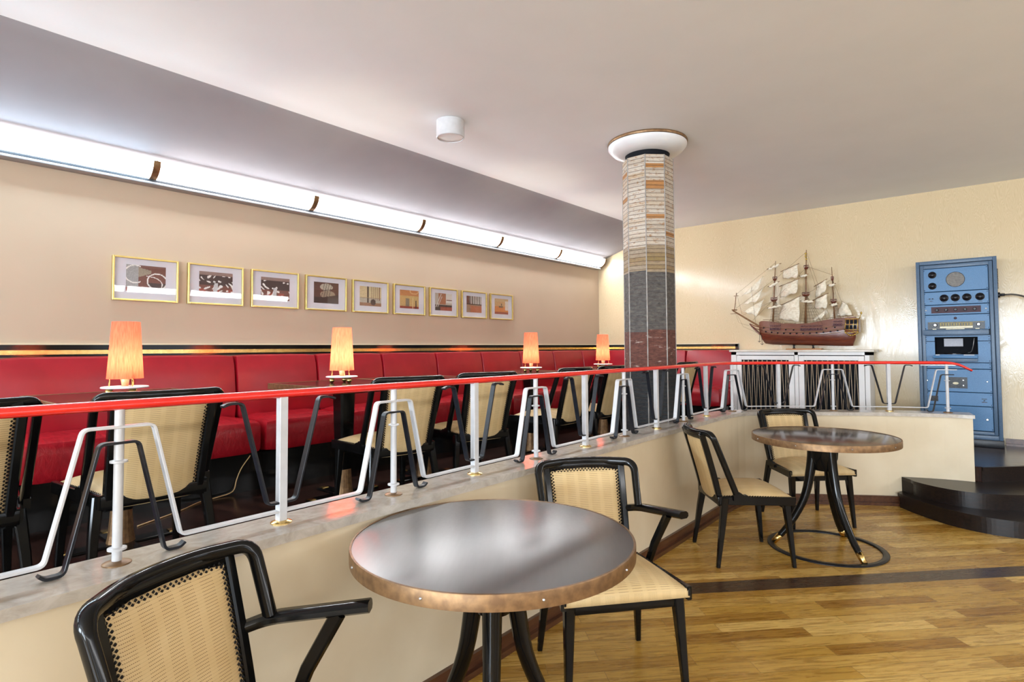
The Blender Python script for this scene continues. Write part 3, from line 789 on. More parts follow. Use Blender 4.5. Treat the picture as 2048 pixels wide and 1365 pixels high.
# ------------------------------------------------------------------ round tables
def round_table(name):
    root = empty(name)
    R_ = 0.4335; zt = 0.7265
    new_obj('tabletop', lathe(bmesh.new(), [(0, zt-0.030), (R_-0.012, zt-0.030), (R_-0.006, zt-0.0006), (R_-0.009, zt), (0, zt)], 96), TABLETOP, root, 30)
    rim = new_obj('edge_band', lathe(bmesh.new(), [(R_-0.008, zt-0.040), (R_, zt-0.040), (R_+0.0005, zt-0.002), (R_-0.001, zt+0.001), (R_-0.007, zt+0.0012), (R_-0.008, zt-0.040)], 96), BRASSD, root, 40)
    bm = bmesh.new()
    for k in range(9):
        a = 2*PI*k/9+0.35; ball(bm, ((R_+0.0005)*math.cos(a), (R_+0.0005)*math.sin(a), zt-0.02), 0.004, 8, 4)
    new_obj('band_screws', bm, STEEL, rim)
    new_obj('mounting_plate', B(-0.12, 0.12, -0.10, 0.10, zt-0.050, zt-0.030, 0.003), BROWNWOOD, root)
    new_obj('hub', lathe(bmesh.new(), [(0, 0.50), (0.055, 0.50), (0.082, 0.58), (0.092, 0.676), (0, 0.676)], 24), BLACK, root, 40)
    for k in range(3):
        a = 2*PI*k/3
        prof = [(0.062, 0.672), (0.068, 0.58), (0.084, 0.47), (0.110, 0.345), (0.160, 0.225), (0.225, 0.115), (0.285, 0.040)]
        P_ = [crom(prof, i/3) for i in range(19)]
        pts_ = [(r*math.cos(a), r*math.sin(a), z) for r, z in P_]
        leg = new_obj('leg', sweep(bmesh.new(), pts_, circ(0.027, 14), (0, 0, 1), [1.25-0.55*(i/18) for i in range(19)]), BLACK, root, True)
        tip = [(r*math.cos(a), r*math.sin(a), z) for r, z in ((0.272, 0.056), (0.290, 0.034), (0.314, 0.007))]
        new_obj('brass_tip', sweep(bmesh.new(), tip, circ(0.0205, 14), (0, 0, 1), [1.0, 0.95, 0.85]), BRASS, leg, True)
    new_obj('floor_ring', lathe(bmesh.new(), [(0.312, 0), (0.350, 0), (0.350, 0.006), (0.346, 0.009), (0.316, 0.009), (0.312, 0.006), (0.312, 0)], 72), BLACKM, root, 40)
    return root
rt1 = round_table('round_table')
rt1.location = (-1.217, 1.3465, 0); rt1.rotation_euler = (0, 0, math.radians(-52))
tag(rt1, 'nearer round dark topped table with brass edge, between the two armchairs', 'table', 'round tables on the oak floor')
rt2 = copy_tree(rt1)
for ch in rt1.children:
    if ch.name.startswith('tabletop'): ch.data = ch.data.copy(); ch.data.materials[0] = GREYTOP
rt2.location = (-0.895, 4.215, 0); rt2.rotation_euler = (0, 0, math.radians(-38))
tag(rt2, 'round dark topped table near the black steps, its floor ring in full view', 'table', 'round tables on the oak floor')

# ------------------------------------------------------------------ bench tables and table lamps
TU = 1.085
def bench_table(name):
    root = empty(name)
    h = TU-ZU
    new_obj('tabletop', B(-0.345, 0.345, -0.335, 0.335, h-0.034, h, 0.001, 1), TABLETOP, root)
    bm = bmesh.new()
    for s in (-1, 1):
        box(bm, s*0.345 if s > 0 else -0.355, 0.355 if s > 0 else -0.345, -0.345, 0.345, h-0.036, h+0.0015)
        box(bm, -0.345, 0.345, 0.335 if s > 0 else -0.345, 0.345 if s > 0 else -0.335, h-0.036, h+0.0015)
    new_obj('edge_band', bm, BRASSD, root)
    new_obj('pedestal', sweep(bmesh.new(), [(0, 0, 0.17), (0, 0, h-0.06)], rect(0.10, 0.10, 0.012), (0, 1, 0), [0.85, 1.15]), BLACK, root, 40)
    bm = lathe(bmesh.new(), [(0, 0.012), (0.062, 0.012), (0.055, 0.05), (0.046, 0.17), (0, 0.17)], 20)
    new_obj('pedestal_sleeve', bm, BRASSD, root)
    new_obj('top_bracket', B(-0.18, 0.18, -0.18, 0.18, h-0.06, h-0.034, 0.004), BLACK, root)
    bm = B(-0.25, 0.25, -0.045, 0.045, 0, 0.012, 0.003); box(bm, -0.045, 0.045, -0.25, 0.25, 0, 0.012, 0.003)
    ft = new_obj('base_plate', bm, BLACK, root)
    for a, b in ((1, 0), (-1, 0), (0, 1), (0, -1)):
        new_obj('brass_pad', B(a*0.235-0.022, a*0.235+0.022, b*0.235-0.022, b*0.235+0.022, 0.012, 0.016), BRASS, ft)
    return root
bt = bench_table('bench_table')
GB = 'square tables along the red bench'
TB = [(-3.36, 0.955, 'square brass edged table nearest the camera before the red bench'),
      (-3.33, 2.21, 'square brass edged table under the second lamp along the bench'),
      (-3.33, 2.905, 'square brass edged table with nothing on it, between the second and third lamps'),
      (-3.36, 4.245, 'square brass edged table under the third lamp along the bench'),
      (-3.36, 5.53, 'square brass edged table under the farthest lamp')]
for i, (x, y, lab) in enumerate(TB):
    o = bt if i == 0 else copy_tree(bt)
    o.location = (x, y, ZU); tag(o, lab, 'table', GB)
def table_lamp(name):
    root = empty(name)
    for k in range(3):
        a = 2*PI*k/3+0.2
        new_obj('ball_foot', ball(bmesh.new(), (0.066*math.cos(a), 0.066*math.sin(a), 0.018), 0.018, 14, 10), BRASS, root, True)
    new_obj('base_disc', lathe(bmesh.new(), [(0, 0.034), (0.10, 0.036), (0.104, 0.040), (0.10, 0.044), (0, 0.046)], 36), PALEDISC, root, True)
    for k in range(3):
        a = 2*PI*k/3+0.2
        new_obj('shade_rod', tube(bmesh.new(), [(0.066*math.cos(a), 0.066*math.sin(a), 0.044), (0.062*math.cos(a), 0.062*math.sin(a), 0.12)], 0.003, 8, (0, 1, 0)), BRASS, root, True)
    new_obj('socket', lathe(bmesh.new(), [(0, 0.044), (0.014, 0.046), (0.018, 0.07), (0.030, 0.105), (0.030, 0.112), (0, 0.112)], 20), BULBHOLD, root, True)
    ball(bmb := bmesh.new(), (0, 0, 0.150), 0.020, 12, 10, 1.35)
    new_obj('bulb', bmb, BULB, root, True)
    bm = lathe(bmesh.new(), [(0.0790, 0.083), (0.0605, 0.367), (0.0590, 0.367), (0.0775, 0.083), (0.0790, 0.083)], 48)
    new_obj('lamp_shade', bm, SHADE, root, 40)
    return root
tl = table_lamp('table_lamp')
GT = 'red shaded table lamps'
for i, (x, y, lab) in enumerate([(-3.35, 0.957, 'lit table lamp with red tapered shade nearest the camera'), (-3.35, 2.205, 'lit table lamp with red tapered shade on the second table, below the framed pictures'),
                                 (-3.35, 4.240, 'lit table lamp with red tapered shade, third along the bench'), (-3.35, 5.525, 'lit table lamp with red tapered shade just left of the stone column')]):
    o = tl if i == 0 else copy_tree(tl)
    o.location = (x, y, TU+0.0015-0.0015); tag(o, lab, 'lamp', GT)
    l = bpy.data.lights.new('bulb_light', 'POINT'); l.energy = 8.5; l.color = (1.0, 0.85, 0.60); l.shadow_soft_size = 0.026
    lo_ = bpy.data.objects.new('bulb_light', l); lo_.location = (0, 0, 0.19); COL.objects.link(lo_); lo_.parent = o

# lamp cord at the foot of the bench
cp = [(-3.60, 1.10, .354), (-3.74, 1.36, .354), (-3.86, 1.52, .354), (-3.885, 1.64, .356), (-3.895, 1.74, .372), (-3.908, 1.77, .44), (-3.908, 1.80, .51), (-3.908, 1.85, .575), (-3.908, 1.86, .590)]
bm = tube(bmesh.new(), [crom(cp, i/4) for i in range(33)], 0.0035, 8)
tag(new_obj('lamp_cord', bm, SCREED, None, True), 'thin tan lamp cord trailing down the front of the red bench to the dark floor', 'cord')

# ------------------------------------------------------------------ red bench
bench = empty('banquette', (XL, 2.0, ZU), 0, 'long red leather bench along the left wall and round the corner', 'bench')
boff = Vector((XL, 2.0, ZU))
def badd(n, bm, m, smooth=40, parent=bench):
    o = new_obj(n, bm, m, parent, smooth); o.matrix_parent_inverse = Matrix.Translation(-boff); return o
def cushion(x0, x1, y0, y1, z0, z1, bev, nose=None):
    bm = bmesh.new(); box(bm, x0, x1, y0, y1, z0, z1)
    bmesh.ops.subdivide_edges(bm, edges=list(bm.edges), cuts=5, use_grid_fill=True)
    cx, cyy, cz = (x0+x1)/2, (y0+y1)/2, (z0+z1)/2; hx, hy, hz = (x1-x0)/2, (y1-y0)/2, (z1-z0)/2
    for v_ in bm.verts:      # push to a rounded, slightly plump box
        p = v_.co; d = [p.x-cx, p.y-cyy, p.z-cz]; hs = [hx, hy, hz]
        q = [max(-h_+bev, min(h_-bev, c_)) for c_, h_ in zip(d, hs)]
        e = Vector([c_-q_ for c_, q_ in zip(d, q)])
        if e.length > 1e-6: e = e.normalized()*bev
        v_.co = Vector((cx+q[0]+e.x, cyy+q[1]+e.y, cz+q[2]+e.z))
    return bm
y_seams = [1.93+0.6625*k for k in range(-10, 8)]; y_seams = [-4.48]+[y for y in y_seams if y > -4.2]+[7.08]
for a, b in zip(y_seams, y_seams[1:]):
    bm = cushion(XL+0.012, XL+0.205, a+0.002, b-0.002, 0.80, 1.272, 0.035)
    for v_ in bm.verts:
        if v_.co.x > XL+0.1: v_.co.x += -0.05*((v_.co.z-0.80)/0.47)**2+0.03
    badd('back_cushion', bm, LEATHER)
for a, b in zip(y_seams, y_seams[1:]):
    b2 = min(b, 6.70) if b > 6.9 else b
    bm = cushion(XL+0.02, XL+0.640, a+0.002, b-0.002, 0.592, 0.835, 0.062)
    badd('seat_cushion', bm, SEAT_LEATHER)
for a, b in [(-4.28, -3.68), (-3.68, -3.08), (-3.08, -2.48)]:
    bm = cushion(a+0.002, b-0.002, YB-0.205, YB-0.012, 0.80, 1.272, 0.035)
    for v_ in bm.verts:
        if v_.co.y < YB-0.1: v_.co.y -= -0.05*((v_.co.z-0.80)/0.47)**2+0.03
    badd('back_cushion', bm, LEATHER)
for a, b in [(-3.84, -3.16), (-3.16, -2.48)]:
    badd('seat_cushion', cushion(a+0.002, b-0.002, YB-0.640, YB-0.02, 0.592, 0.835, 0.062), SEAT_LEATHER)
bm = B(XL+0.01, XL+0.57, -4.48, YB-0.01, ZU, 0.60); box(bm, XL+0.57, -2.485, YB-0.57, YB-0.01, ZU, 0.60)
badd('plinth', bm, BLACK)

# ------------------------------------------------------------------ wall light strips
SEGS = [0.40, 1.395, 2.588, 3.768, 4.951, 6.116, 7.215]
def strip(label, sign, segs, cool_first):
    root = empty('cove_light', (sign*XL, 3.0, 2.45), 0, label, 'wall light', 'cove light strips')
    offv = Vector((sign*XL, 3.0, 2.45))
    def add(n, bm, m, smooth=35):
        if sign < 0: bmesh.ops.scale(bm, vec=(-1, 1, 1), verts=bm.verts)
        o = new_obj(n, bm, m, root, smooth); o.matrix_parent_inverse = Matrix.Translation(-offv); return o
    def bowl(y0, y1, grow, th):
        P_ = [(XL+0.045+(0.130+grow)*math.sin(q*PI/2*0.94)**0.9, 2.478-grow*0.8+0.118*(1-math.cos(q*PI/2*0.97))) for q in [i/10 for i in range(11)]]
        inner = [(x-th*0.8, z+th*0.55) for x, z in P_]
        sec_ = P_+inner[::-1]
        bm_ = bmesh.new()
        a_ = [bm_.verts.new((x, y0, z)) for x, z in sec_]; b_ = [bm_.verts.new((x, y1, z)) for x, z in sec_]
        n_ = len(sec_)
        for i in range(n_): bm_.faces.new((a_[i], a_[(i+1) % n_], b_[(i+1) % n_], b_[i]))
        for i in range(10):
            bm_.faces.new((a_[i], a_[i+1], a_[n_-2-i], a_[n_-1-i])); bm_.faces.new((b_[i], b_[i+1], b_[n_-2-i], b_[n_-1-i]))
        return bm_
    for i, (a, b) in enumerate(zip(segs, segs[1:])):
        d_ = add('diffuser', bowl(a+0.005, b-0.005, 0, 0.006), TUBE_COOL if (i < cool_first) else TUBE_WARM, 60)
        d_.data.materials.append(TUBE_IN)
        for p_ in d_.data.polygons:      # the upper, inner skin of the opal trough is given a weaker glow
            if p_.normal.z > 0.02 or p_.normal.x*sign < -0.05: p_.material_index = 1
        if 0 < i: add('brass_clip', bowl(a-0.022, a+0.022, 0.004, 0.010), BRASSD, 60)
    bm_ = bmesh.new()
    box(bm_, XL, XL+0.096, segs[0], segs[-1], 2.446, 2.463, 0.004)
    add('lower_rail', bm_, RAILPALE)
    add('upper_rail', B(XL, XL+0.086, segs[0], segs[-1], 2.466, 2.490, 0.004), RAILGREY)
    bm_ = bowl(segs[-1]-0.006, segs[-1]+0.012, 0.005, 0.14)
    add('end_cap', bm_, BRASSD)
    return root
strip('long lit white strip with brass clips above the framed pictures', 1, [-7.8, -6.6, -5.4, -4.3, -3.1, -1.9, -0.9, 0.2]+SEGS[1:], 8)
strip('lit white strip on the right wall, facing the framed pictures', -1, [-7.8, -6.6, -5.4, -4.3, -3.1, -1.9, -0.9, 0.2]+SEGS[1:], 0)

# ------------------------------------------------------------------ framed pictures
def paint(kind):
    """returns colour(u,v), u,v in 0..1 from lower left"""
    def near(u, v, x0, y0, x1, y1, w):
        d = Vector((x1-x0, y1-y0)); p = Vector((u-x0, v-y0)); s = max(0, min(1, p.dot(d)/d.length_squared))
        return (p-d*s).length < w
    br, dk, gy, wh, rd, og, gd = (.16, .045, .025), (.045, .016, .012), (.34, .33, .32), (.75, .72, .68), (.30, .05, .02), (.50, .20, .06), (.52, .34, .12)
    def f(u, v):
        if kind == 0:
            c = gy if u < .31 else (br if v > .35 or u < .55 else dk)
            if v < .14: c = rd
            if .31 < u < .62 and v > .55+.5*(u-.31) and v < .92-.3*(u-.31): c = (.30, .24, .17)
            if abs(math.hypot((u-.22)*1.3, v-.66)-.33) < .022 and u < .35: c = wh
            if abs(math.hypot((u-.78)*1.2, (v-.42))-.30) < .02: c = wh
            if abs(math.hypot((u-.55), (v-.30)*1.2)-.36) < .014 and u > .5: c = wh
        elif kind in (1, 2):
            c = dk if v > .45 else br
            if v < .3: c = rd if (int(u*5)+kind) % 2 else br
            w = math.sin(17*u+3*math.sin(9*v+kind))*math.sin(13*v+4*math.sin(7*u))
            if w > .55: c = wh  # white reflections of the glass, painted into the print
            if v > .86: c = (.26, .16, .13)
            if near(u, v, .45, 0, .5, .5, .06): c = (.5, .5, .5)
        elif kind == 3:
            c = (.10, .028, .016)
            if ((u-.5)/.26)**2+((v-.78)/.17)**2 < 1: c = (.42, .36, .28)
            if ((u-.55)/.30)**2+((v-.42)/.2)**2 < 1: c = (.30, .22, .15)
            for k in range(4):
                if near(u, v, .3+.1*k, .3, .42+.1*k, .95, .008): c = dk
            if v < .28+.25*max(0, u-.35): c = dk
            if near(u, v, .1, .55, .9, .72, .012): c = dk
        elif kind == 4:
            c = (.55, .45, .26)
            if v < .42: c = (.42, .37, .30)
            if abs(u-.38) < .035: c = dk
            for k in range(5):
                if abs(u-(.55+.09*k)) < .010 and v > .3: c = br
            if v < .16: c = (.30, .14, .07)
            if ((u-.62)/.12)**2+((v-.2)/.16)**2 < 1: c = dk
            if abs(v-.42) < .02: c = (.3, .2, .1)
        elif kind == 5:
            c = og if v > .7 else gd
            if .3 < u < .5 and .1 < v < .55: c = (.22, .16, .10)
            if abs(math.hypot(u-.75, (v-.95)*1.6)-.22) < .02: c = (.7, .5, .25)
            if v < .12: c = rd
            if abs(u-.85) < .03 and v < .45: c = dk
            if abs(u-.68) < .015 and v < .6: c = (.65, .5, .25)
        elif kind == 6:
            c = (.42, .36, .30)
            if .2 < u < .62 and v > .35: c = (.34, .12, .05)
            if v < .34: c = dk
            if v < .22 and u > .3: c = rd
            if near(u, v, .05, .2, .35, .95, .02) or near(u, v, .15, .2, .4, .8, .015): c = (.55, .52, .48)
            if u > .65 and v > .45: c = (.60, .57, .52)
            if u > .66 and abs(v-.62) < .02: c = br
        elif kind == 7:
            c = (.45, .40, .36)
            for k in range(5):
                if abs(u-(.22+.16*k)) < .022 and v > .42: c = dk
            if u < .18 and v > .5: c = br
            if v < .5: c = (.30, .17, .10)
            if v < .4 and u > .25: c = (.44, .14, .06)
            if abs(v-.5) < .03: c = dk
        else:
            c = (.50, .30, .13) if v > .5 else (.56, .19, .04)
            if v > .82: c = (.52, .36, .18)
            if u > .76 and .25 < v < .85: c = (.62, .56, .48)
            if .3 < u < .6 and .42 < v < .52: c = (.14, .09, .05)
            if abs(u-.5) < .035 and .55 < v < .7: c = (.10, .08, .07)
            if v < .15: c = rd
        k = 0.85+0.3*random.random()
        return tuple(min(1, x*k) for x in c)
    return f
PL = ['framed photograph of a room with white looping lines, nearest of nine', 'framed brown photograph with painted white reflections, second along the row of nine', 'framed brown photograph with white glass reflections painted in, third along the row of nine',
      'framed dark brown photograph of a stair under an oval skylight, fourth of nine', 'framed pale photograph of a room with tall windows, fifth along the row of nine', 'framed golden photograph of a hall, sixth along the row of nine',
      'framed photograph of a grey staircase and red floor, seventh of nine', 'framed photograph of red chairs before dark window bars, eighth along the row of nine', 'framed orange photograph of a plain room, ninth and farthest in the row']
for i in range(9):
    yc = 1.3915+0.4643*i; zc = 1.794
    root = empty('framed_picture', (XL, yc, zc), 0, PL[i], 'picture', 'framed photographs on the left wall')
    hw, hh = 0.195, 0.1435
    bm = bmesh.new()
    for s in (-1, 1):
        box(bm, 0, 0.026, s*hw-0.006, s*hw+0.006, -hh-0.006, hh+0.006, 0.0015, 1)
        box(bm, 0, 0.026, -hw+0.006, hw-0.006, s*hh-0.006, s*hh+0.006, 0.0015, 1)
    new_obj('frame', bm, GOLD, root)
    new_obj('mat_board', B(0.001, 0.012, -hw+0.005, hw-0.005, -hh+0.005, hh-0.005), MATBOARD, root)
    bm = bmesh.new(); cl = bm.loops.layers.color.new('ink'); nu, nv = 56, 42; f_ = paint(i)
    pw, ph = 0.121, 0.091
    vv = [[bm.verts.new((0.0128, -pw+2*pw*a/nu, -ph+2*ph*b/nv+0.006)) for a in range(nu+1)] for b in range(nv+1)]
    for b in range(nv):
        for a in range(nu):
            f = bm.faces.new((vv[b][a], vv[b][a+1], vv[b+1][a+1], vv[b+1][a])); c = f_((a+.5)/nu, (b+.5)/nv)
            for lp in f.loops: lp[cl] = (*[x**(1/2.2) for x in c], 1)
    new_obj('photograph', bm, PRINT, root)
    new_obj('glass_pane', B(0.0165, 0.0185, -hw+0.006, hw-0.006, -hh+0.006, hh-0.006), GLASS, root)

# ------------------------------------------------------------------ stone column
CX, CYY, CR = -2.05, 4.075, 0.193
col = empty('stone_column', (CX, CYY, ZU), 0, 'octagonal column of stacked stone in cream, grey, red and black bands', 'column')
base_ang = math.atan2(-CYY, -CX)-math.radians(5)
bm = bmesh.new(); uvl = bm.loops.layers.uv.new('UVMap')
for k in range(8):
    a0 = base_ang+k*PI/4; a1 = a0+PI/4
    p0 = Vector((CR*math.cos(a0), CR*math.sin(a0), 0)); p1 = Vector((CR*math.cos(a1), CR*math.sin(a1), 0))
    q = [bm.verts.new((p.x, p.y, z)) for p, z in ((p0, 0), (p1, 0), (p1, 2.757-ZU), (p0, 2.757-ZU))]
    f = bm.faces.new(q)
    for lp, (uu, vv_) in zip(f.loops, ((k*.153+.001, 0), (k*.153+.152, 0), (k*.153+.152, 2.4), (k*.153+.001, 2.4))): lp[uvl].uv = (uu, vv_)
bm.verts.ensure_lookup_table()
f = bm.faces.new([bm.verts[4*k+3] for k in range(8)])
# object space height must read as world height in the stone material
for v_ in bm.verts: v_.co.z += ZU
o = new_obj('shaft', bm, STONE, col); o.location = (0, 0, -ZU)
bm = bmesh.new()
for k in range(8):
    a0 = base_ang+k*PI/4
    tube(bm, [((CR-0.001)*math.cos(a0), (CR-0.001)*math.sin(a0), 0), ((CR-0.001)*math.cos(a0), (CR-0.001)*math.sin(a0), 2.757-ZU)], 0.0045, 6, (0, 1, 0))
new_obj('corner_joints', bm, GROUT, col, True)
new_obj('neck', lathe(bmesh.new(), [(0, 2.757-ZU), (0.165, 2.757-ZU), (0.165, 2.86-ZU), (0, 2.86-ZU)], 32), VOID, col, 40)
new_obj('ceiling_dish', lathe(bmesh.new(), [(0.170, 2.800-ZU), (0.215, 2.806-ZU), (0.265, 2.826-ZU), (0.298, 2.862-ZU), (0.300, 2.880-ZU), (0.290, 2.884-ZU), (0.16, 2.884-ZU), (0.170, 2.800-ZU)], 56), WHITEGLOSS, col, 50)
new_obj('shaded_gap_ring', lathe(bmesh.new(), [(0.16, 2.884-ZU), (0.302, 2.884-ZU), (0.306, 2.896-ZU), (0.302, ZC-ZU), (0.16, ZC-ZU)], 56), BRASSD, col, 40)  # brown ring stands in for the shadow line in the gap above the dish

# ------------------------------------------------------------------ ceiling spot
sp_ = empty('ceiling_spot', (-2.89, 2.765, ZC), 0, 'white cylindrical fitting fixed to the ceiling', 'ceiling light')
new_obj('housing', lathe(bmesh.new(), [(0, -0.002), (0.098, -0.002), (0.098, -0.118), (0.094, -0.122), (0.090, -0.122), (0.088, -0.112), (0, -0.112)], 48), WHITEM, sp_, 40)
new_obj('lens', lathe(bmesh.new(), [(0, -0.1125), (0.086, -0.1125), (0.086, -0.118), (0, -0.119)], 40), WHITEGLOSS, sp_, 40)
new_obj('mounting_ring', lathe(bmesh.new(), [(0, 0), (0.090, 0), (0.090, -0.004), (0, -0.004)], 40), STEEL, sp_, 40)

# ------------------------------------------------------------------ radiator cover
cab = empty('radiator_cabinet', (-1.745, YB, ZU), 0, 'white painted cabinet with two slatted wire doors under the model ship', 'cabinet')
cof = Vector((-1.745, YB, ZU))
def cadd(n, bm, m, parent=cab, smooth=35):
    o = new_obj(n, bm, m, parent, smooth)
    if parent is cab: o.matrix_parent_inverse = Matrix.Translation(-cof)
    return o
Y0 = 7.005
bm = B(-2.462, -2.402, Y0, YB-0.004, ZU, 1.246); box(bm, -1.758, -1.72, Y0, YB-0.004, ZU, 1.246); box(bm, -1.074, -1.032, Y0, YB-0.004, ZU, 1.246)
box(bm, -2.462, -1.032, Y0, YB-0.004, 1.212, 1.246); box(bm, -2.462, -1.032, Y0, YB-0.004, ZU, ZU+0.09)
cadd('carcass', bm, WHITEPAINT)
cadd('inner_back', B(-2.41, -1.07, Y0+0.10, Y0+0.11, ZU+0.09, 1.212), VOID)
cadd('slab_top', B(-2.478, -0.985, Y0-0.02, YB-0.002, 1.246, 1.270, 0.003), GREYMARB)
for x0, x1 in ((-2.397, -1.763), (-1.715, -1.079)):
    d = cadd('door', None or (lambda b: (box(b, x0, x0+0.055, Y0-0.004, Y0+0.022, ZU+0.10, 1.203, 0.002, 1), box(b, x1-0.055, x1, Y0-0.004, Y0+0.022, ZU+0.10, 1.203, 0.002, 1),
        box(b, x0+0.055, x1-0.055, Y0-0.004, Y0+0.022, 1.155, 1.203, 0.002, 1), box(b, x0+0.055, x1-0.055, Y0-0.004, Y0+0.022, ZU+0.10, ZU+0.16, 0.002, 1), b)[-1])(bmesh.new()), WHITEPAINT)
    bm = bmesh.new(); n_ = 10; wdt = (x1-x0-0.11); q_ = wdt/n_
    for k in range(n_):
        a = x0+0.055+q_*(k+0.5)
        for e in (-1, 1):
            tube(bm, [(a+e*0.003, Y0+0.006, 1.155), (a+e*q_*0.48, Y0+0.006, ZU+0.16)], 0.0027, 6, (0, 1, 0))
    new_obj('wire_grille', bm, TANROD, d, True)
    new_obj('grille_backing', B(x0+0.05, x1-0.05, Y0+0.020, Y0+0.024, ZU+0.15, 1.16), VOID, d)

# ------------------------------------------------------------------ blue equipment rack
RX0, RX1, RY, RZ1 = -0.612, 0.012, 7.03, 2.148
rack = empty('equipment_rack', ((RX0+RX1)/2, RY+0.13, ZU), 0, 'tall blue enamelled radio rack with black knobs against the back wall beside the steps', 'equipment rack')
rof = Vector(((RX0+RX1)/2, RY+0.13, ZU))
def rk(n, bm, m, parent=rack, smooth=35):
    o = new_obj(n, bm, m, parent, smooth)
    if parent is rack: o.matrix_parent_inverse = Matrix.Translation(-rof)
    return o
bm = B(RX0, RX0+0.030, RY, YB-0.003, 0.42, RZ1, 0.004); box(bm, RX1-0.030, RX1, RY, YB-0.003, 0.42, RZ1, 0.004)
box(bm, RX0+0.03, RX1-0.03, RY, YB-0.003, RZ1-0.036, RZ1, 0.004); box(bm, RX0+0.03, RX1-0.03, RY, YB-0.003, 0.42, 0.462, 0.004)
box(bm, RX0+0.03, RX1-0.03, YB-0.02, YB-0.003, 0.46, RZ1-0.036)
rk('case', bm, BLUED)
rk('plinth', B(RX0-0.006, RX1+0.006, RY-0.012, YB-0.003, ZU, 0.42, 0.004), BLACKM)
bm = bmesh.new()
x0, x1, z0, z1, yy = RX0+0.034, RX1-0.034, 0.466, RZ1-0.041, RY-0.004
box(bm, x0, x0+0.028, yy, yy+0.03, z0, z1, 0.003); box(bm, x1-0.028, x1, yy, yy+0.03, z0, z1, 0.003)
box(bm, x0+.028, x1-.028, yy, yy+0.03, z1-0.036, z1, 0.003); box(bm, x0+.028, x1-.028, yy, yy+0.03, z0, z0+0.030, 0.003)
rk('door_frame', bm, BLUED)
PX0, PX1, PY = -0.556, -0.054, RY+0.006
def panel(za, zb, m=BLUE, hole=None):
    bm_ = bmesh.new()
    if not hole: box(bm_, PX0, PX1, PY, PY+0.02, za+0.002, zb-0.002, 0.002, 1)
    else:
        a, b, c, d_ = hole
        box(bm_, PX0, a, PY, PY+0.02, za+0.002, zb-0.002); box(bm_, b, PX1, PY, PY+0.02, za+0.002, zb-0.002)
        if c > za+0.004: box(bm_, a, b, PY, PY+0.02, za+0.002, c)
        if d_ < zb-0.004: box(bm_, a, b, PY, PY+0.02, d_, zb-0.002)
    o = rk('front_panel', bm_, m)
    bs = bmesh.new()
    for sx_ in (PX0+0.010, PX1-0.010):
        for z in (za+0.016, zb-0.016):
            lathe(bs, [(0, 0), (0.0042, 0), (0.0035, 0.0025), (0, 0.003)], 8)
            bmesh.ops.transform(bs, matrix=Matrix.Translation((sx_, PY, z)) @ Matrix.Rotation(PI/2, 4, 'X'), verts=bs.verts[-26:] if False else [v for v in bs.verts if v.tag is False])
            for v in bs.verts: v.tag = True
    new_obj('panel_screws', bs, BAKEL, o)
    return o
def knob(parent, x, z, r, depth=0.022, skirt=True, m=BAKEL):
    bm_ = bmesh.new()
    prof_ = ([(0, 0), (r, 0), (r*0.98, 0.004), (r*0.72, 0.007)] if skirt else [(0, 0), (r*0.72, 0)])+[(r*0.62, 0.008), (r*0.56, depth), (r*0.45, depth+0.003), (0, depth+0.003)]
    lathe(bm_, prof_, 24)
    bmesh.ops.transform(bm_, matrix=Matrix.Translation((x, PY, z)) @ Matrix.Rotation(PI/2, 4, 'X'), verts=bm_.verts)
    return new_obj('knob', bm_, m, parent, 40)
def plate(n, parent, xa, xb, za, zb, m, y=None, d=0.003):
    y = PY if y is None else y
    return new_obj(n, B(xa, xb, y-d, y, za, zb), m, parent)
p = panel(1.840, 2.070)
knob(p, -0.480, 2.008, 0.034); knob(p, -0.482, 1.898, 0.034)
bm = bmesh.new(); lathe(bm, [(0, 0.001), (0.072, 0.001), (0.074, 0.004), (0.070, 0.004), (0.069, 0.002), (0, 0.002)], 40)
bmesh.ops.transform(bm, matrix=Matrix.Translation((-0.300, PY, 1.952)) @ Matrix.Rotation(PI/2, 4, 'X'), verts=bm.verts)
g_ = new_obj('speaker_grille', bm, BAKEL, p)
bm = bmesh.new()
for i in range(-6, 7):
    q = i*0.0105; L_ = math.sqrt(max(0, 0.069**2-q*q))
    box(bm, -0.300+q-0.0022, -0.300+q+0.0022, PY-0.0045, PY-0.003, 1.952-L_, 1.952+L_); box(bm, -0.300-L_, -0.300+L_, PY-0.005, PY-0.0035, 1.952+q-0.0022, 1.952+q+0.0022)
new_obj('grille_mesh', bm, MESHM, p)
p = panel(1.710, 1.838)
for x in (-0.392, -0.305, -0.217, -0.119):
    knob(p, x, 1.774, 0.036); plate('printed_mark', p, x-0.016, x+0.016, 1.727, 1.731, BAKEL, d=0.0012)
for q in (-0.012, 0.012):
    knob(p, -0.495+q, 1.772, 0.009, 0.012, False)
plate('printed_mark', p, -0.525, -0.465, 1.768, 1.7695, BAKEL, d=0.001); plate('printed_mark', p, -0.507, -0.483, 1.745, 1.750, BAKEL, d=0.001)
p = panel(1.611, 1.708)
plate('control_strip', p, -0.497, -0.115, 1.627, 1.689, MAROON, d=0.004)
for i in range(5): knob(p, -0.451+0.0725*i, 1.658, 0.022, 0.02, False)
for x in (-0.540, -0.078): knob(p, x, 1.658, 0.011, 0.003, False, WHITEM)
p = panel(1.462, 1.609)
jw = knob(p, -0.310, 1.575, 0.017, 0.01, False, MAROON); jw.name = 'pilot_light'
plate('radio_face', p, -0.528, -0.090, 1.466, 1.540, BAKEL, d=0.010)
plate('radio_trim', p, -0.523, -0.095, 1.533, 1.536, DIALM, y=PY-0.010, d=0.001)
plate('tuning_dial', p, -0.432, -0.180, 1.500, 1.530, DIALM, y=PY-0.010, d=0.002)
plate('dial_scale', p, -0.432, -0.180, 1.478, 1.496, CREAMP, y=PY-0.010, d=0.003)
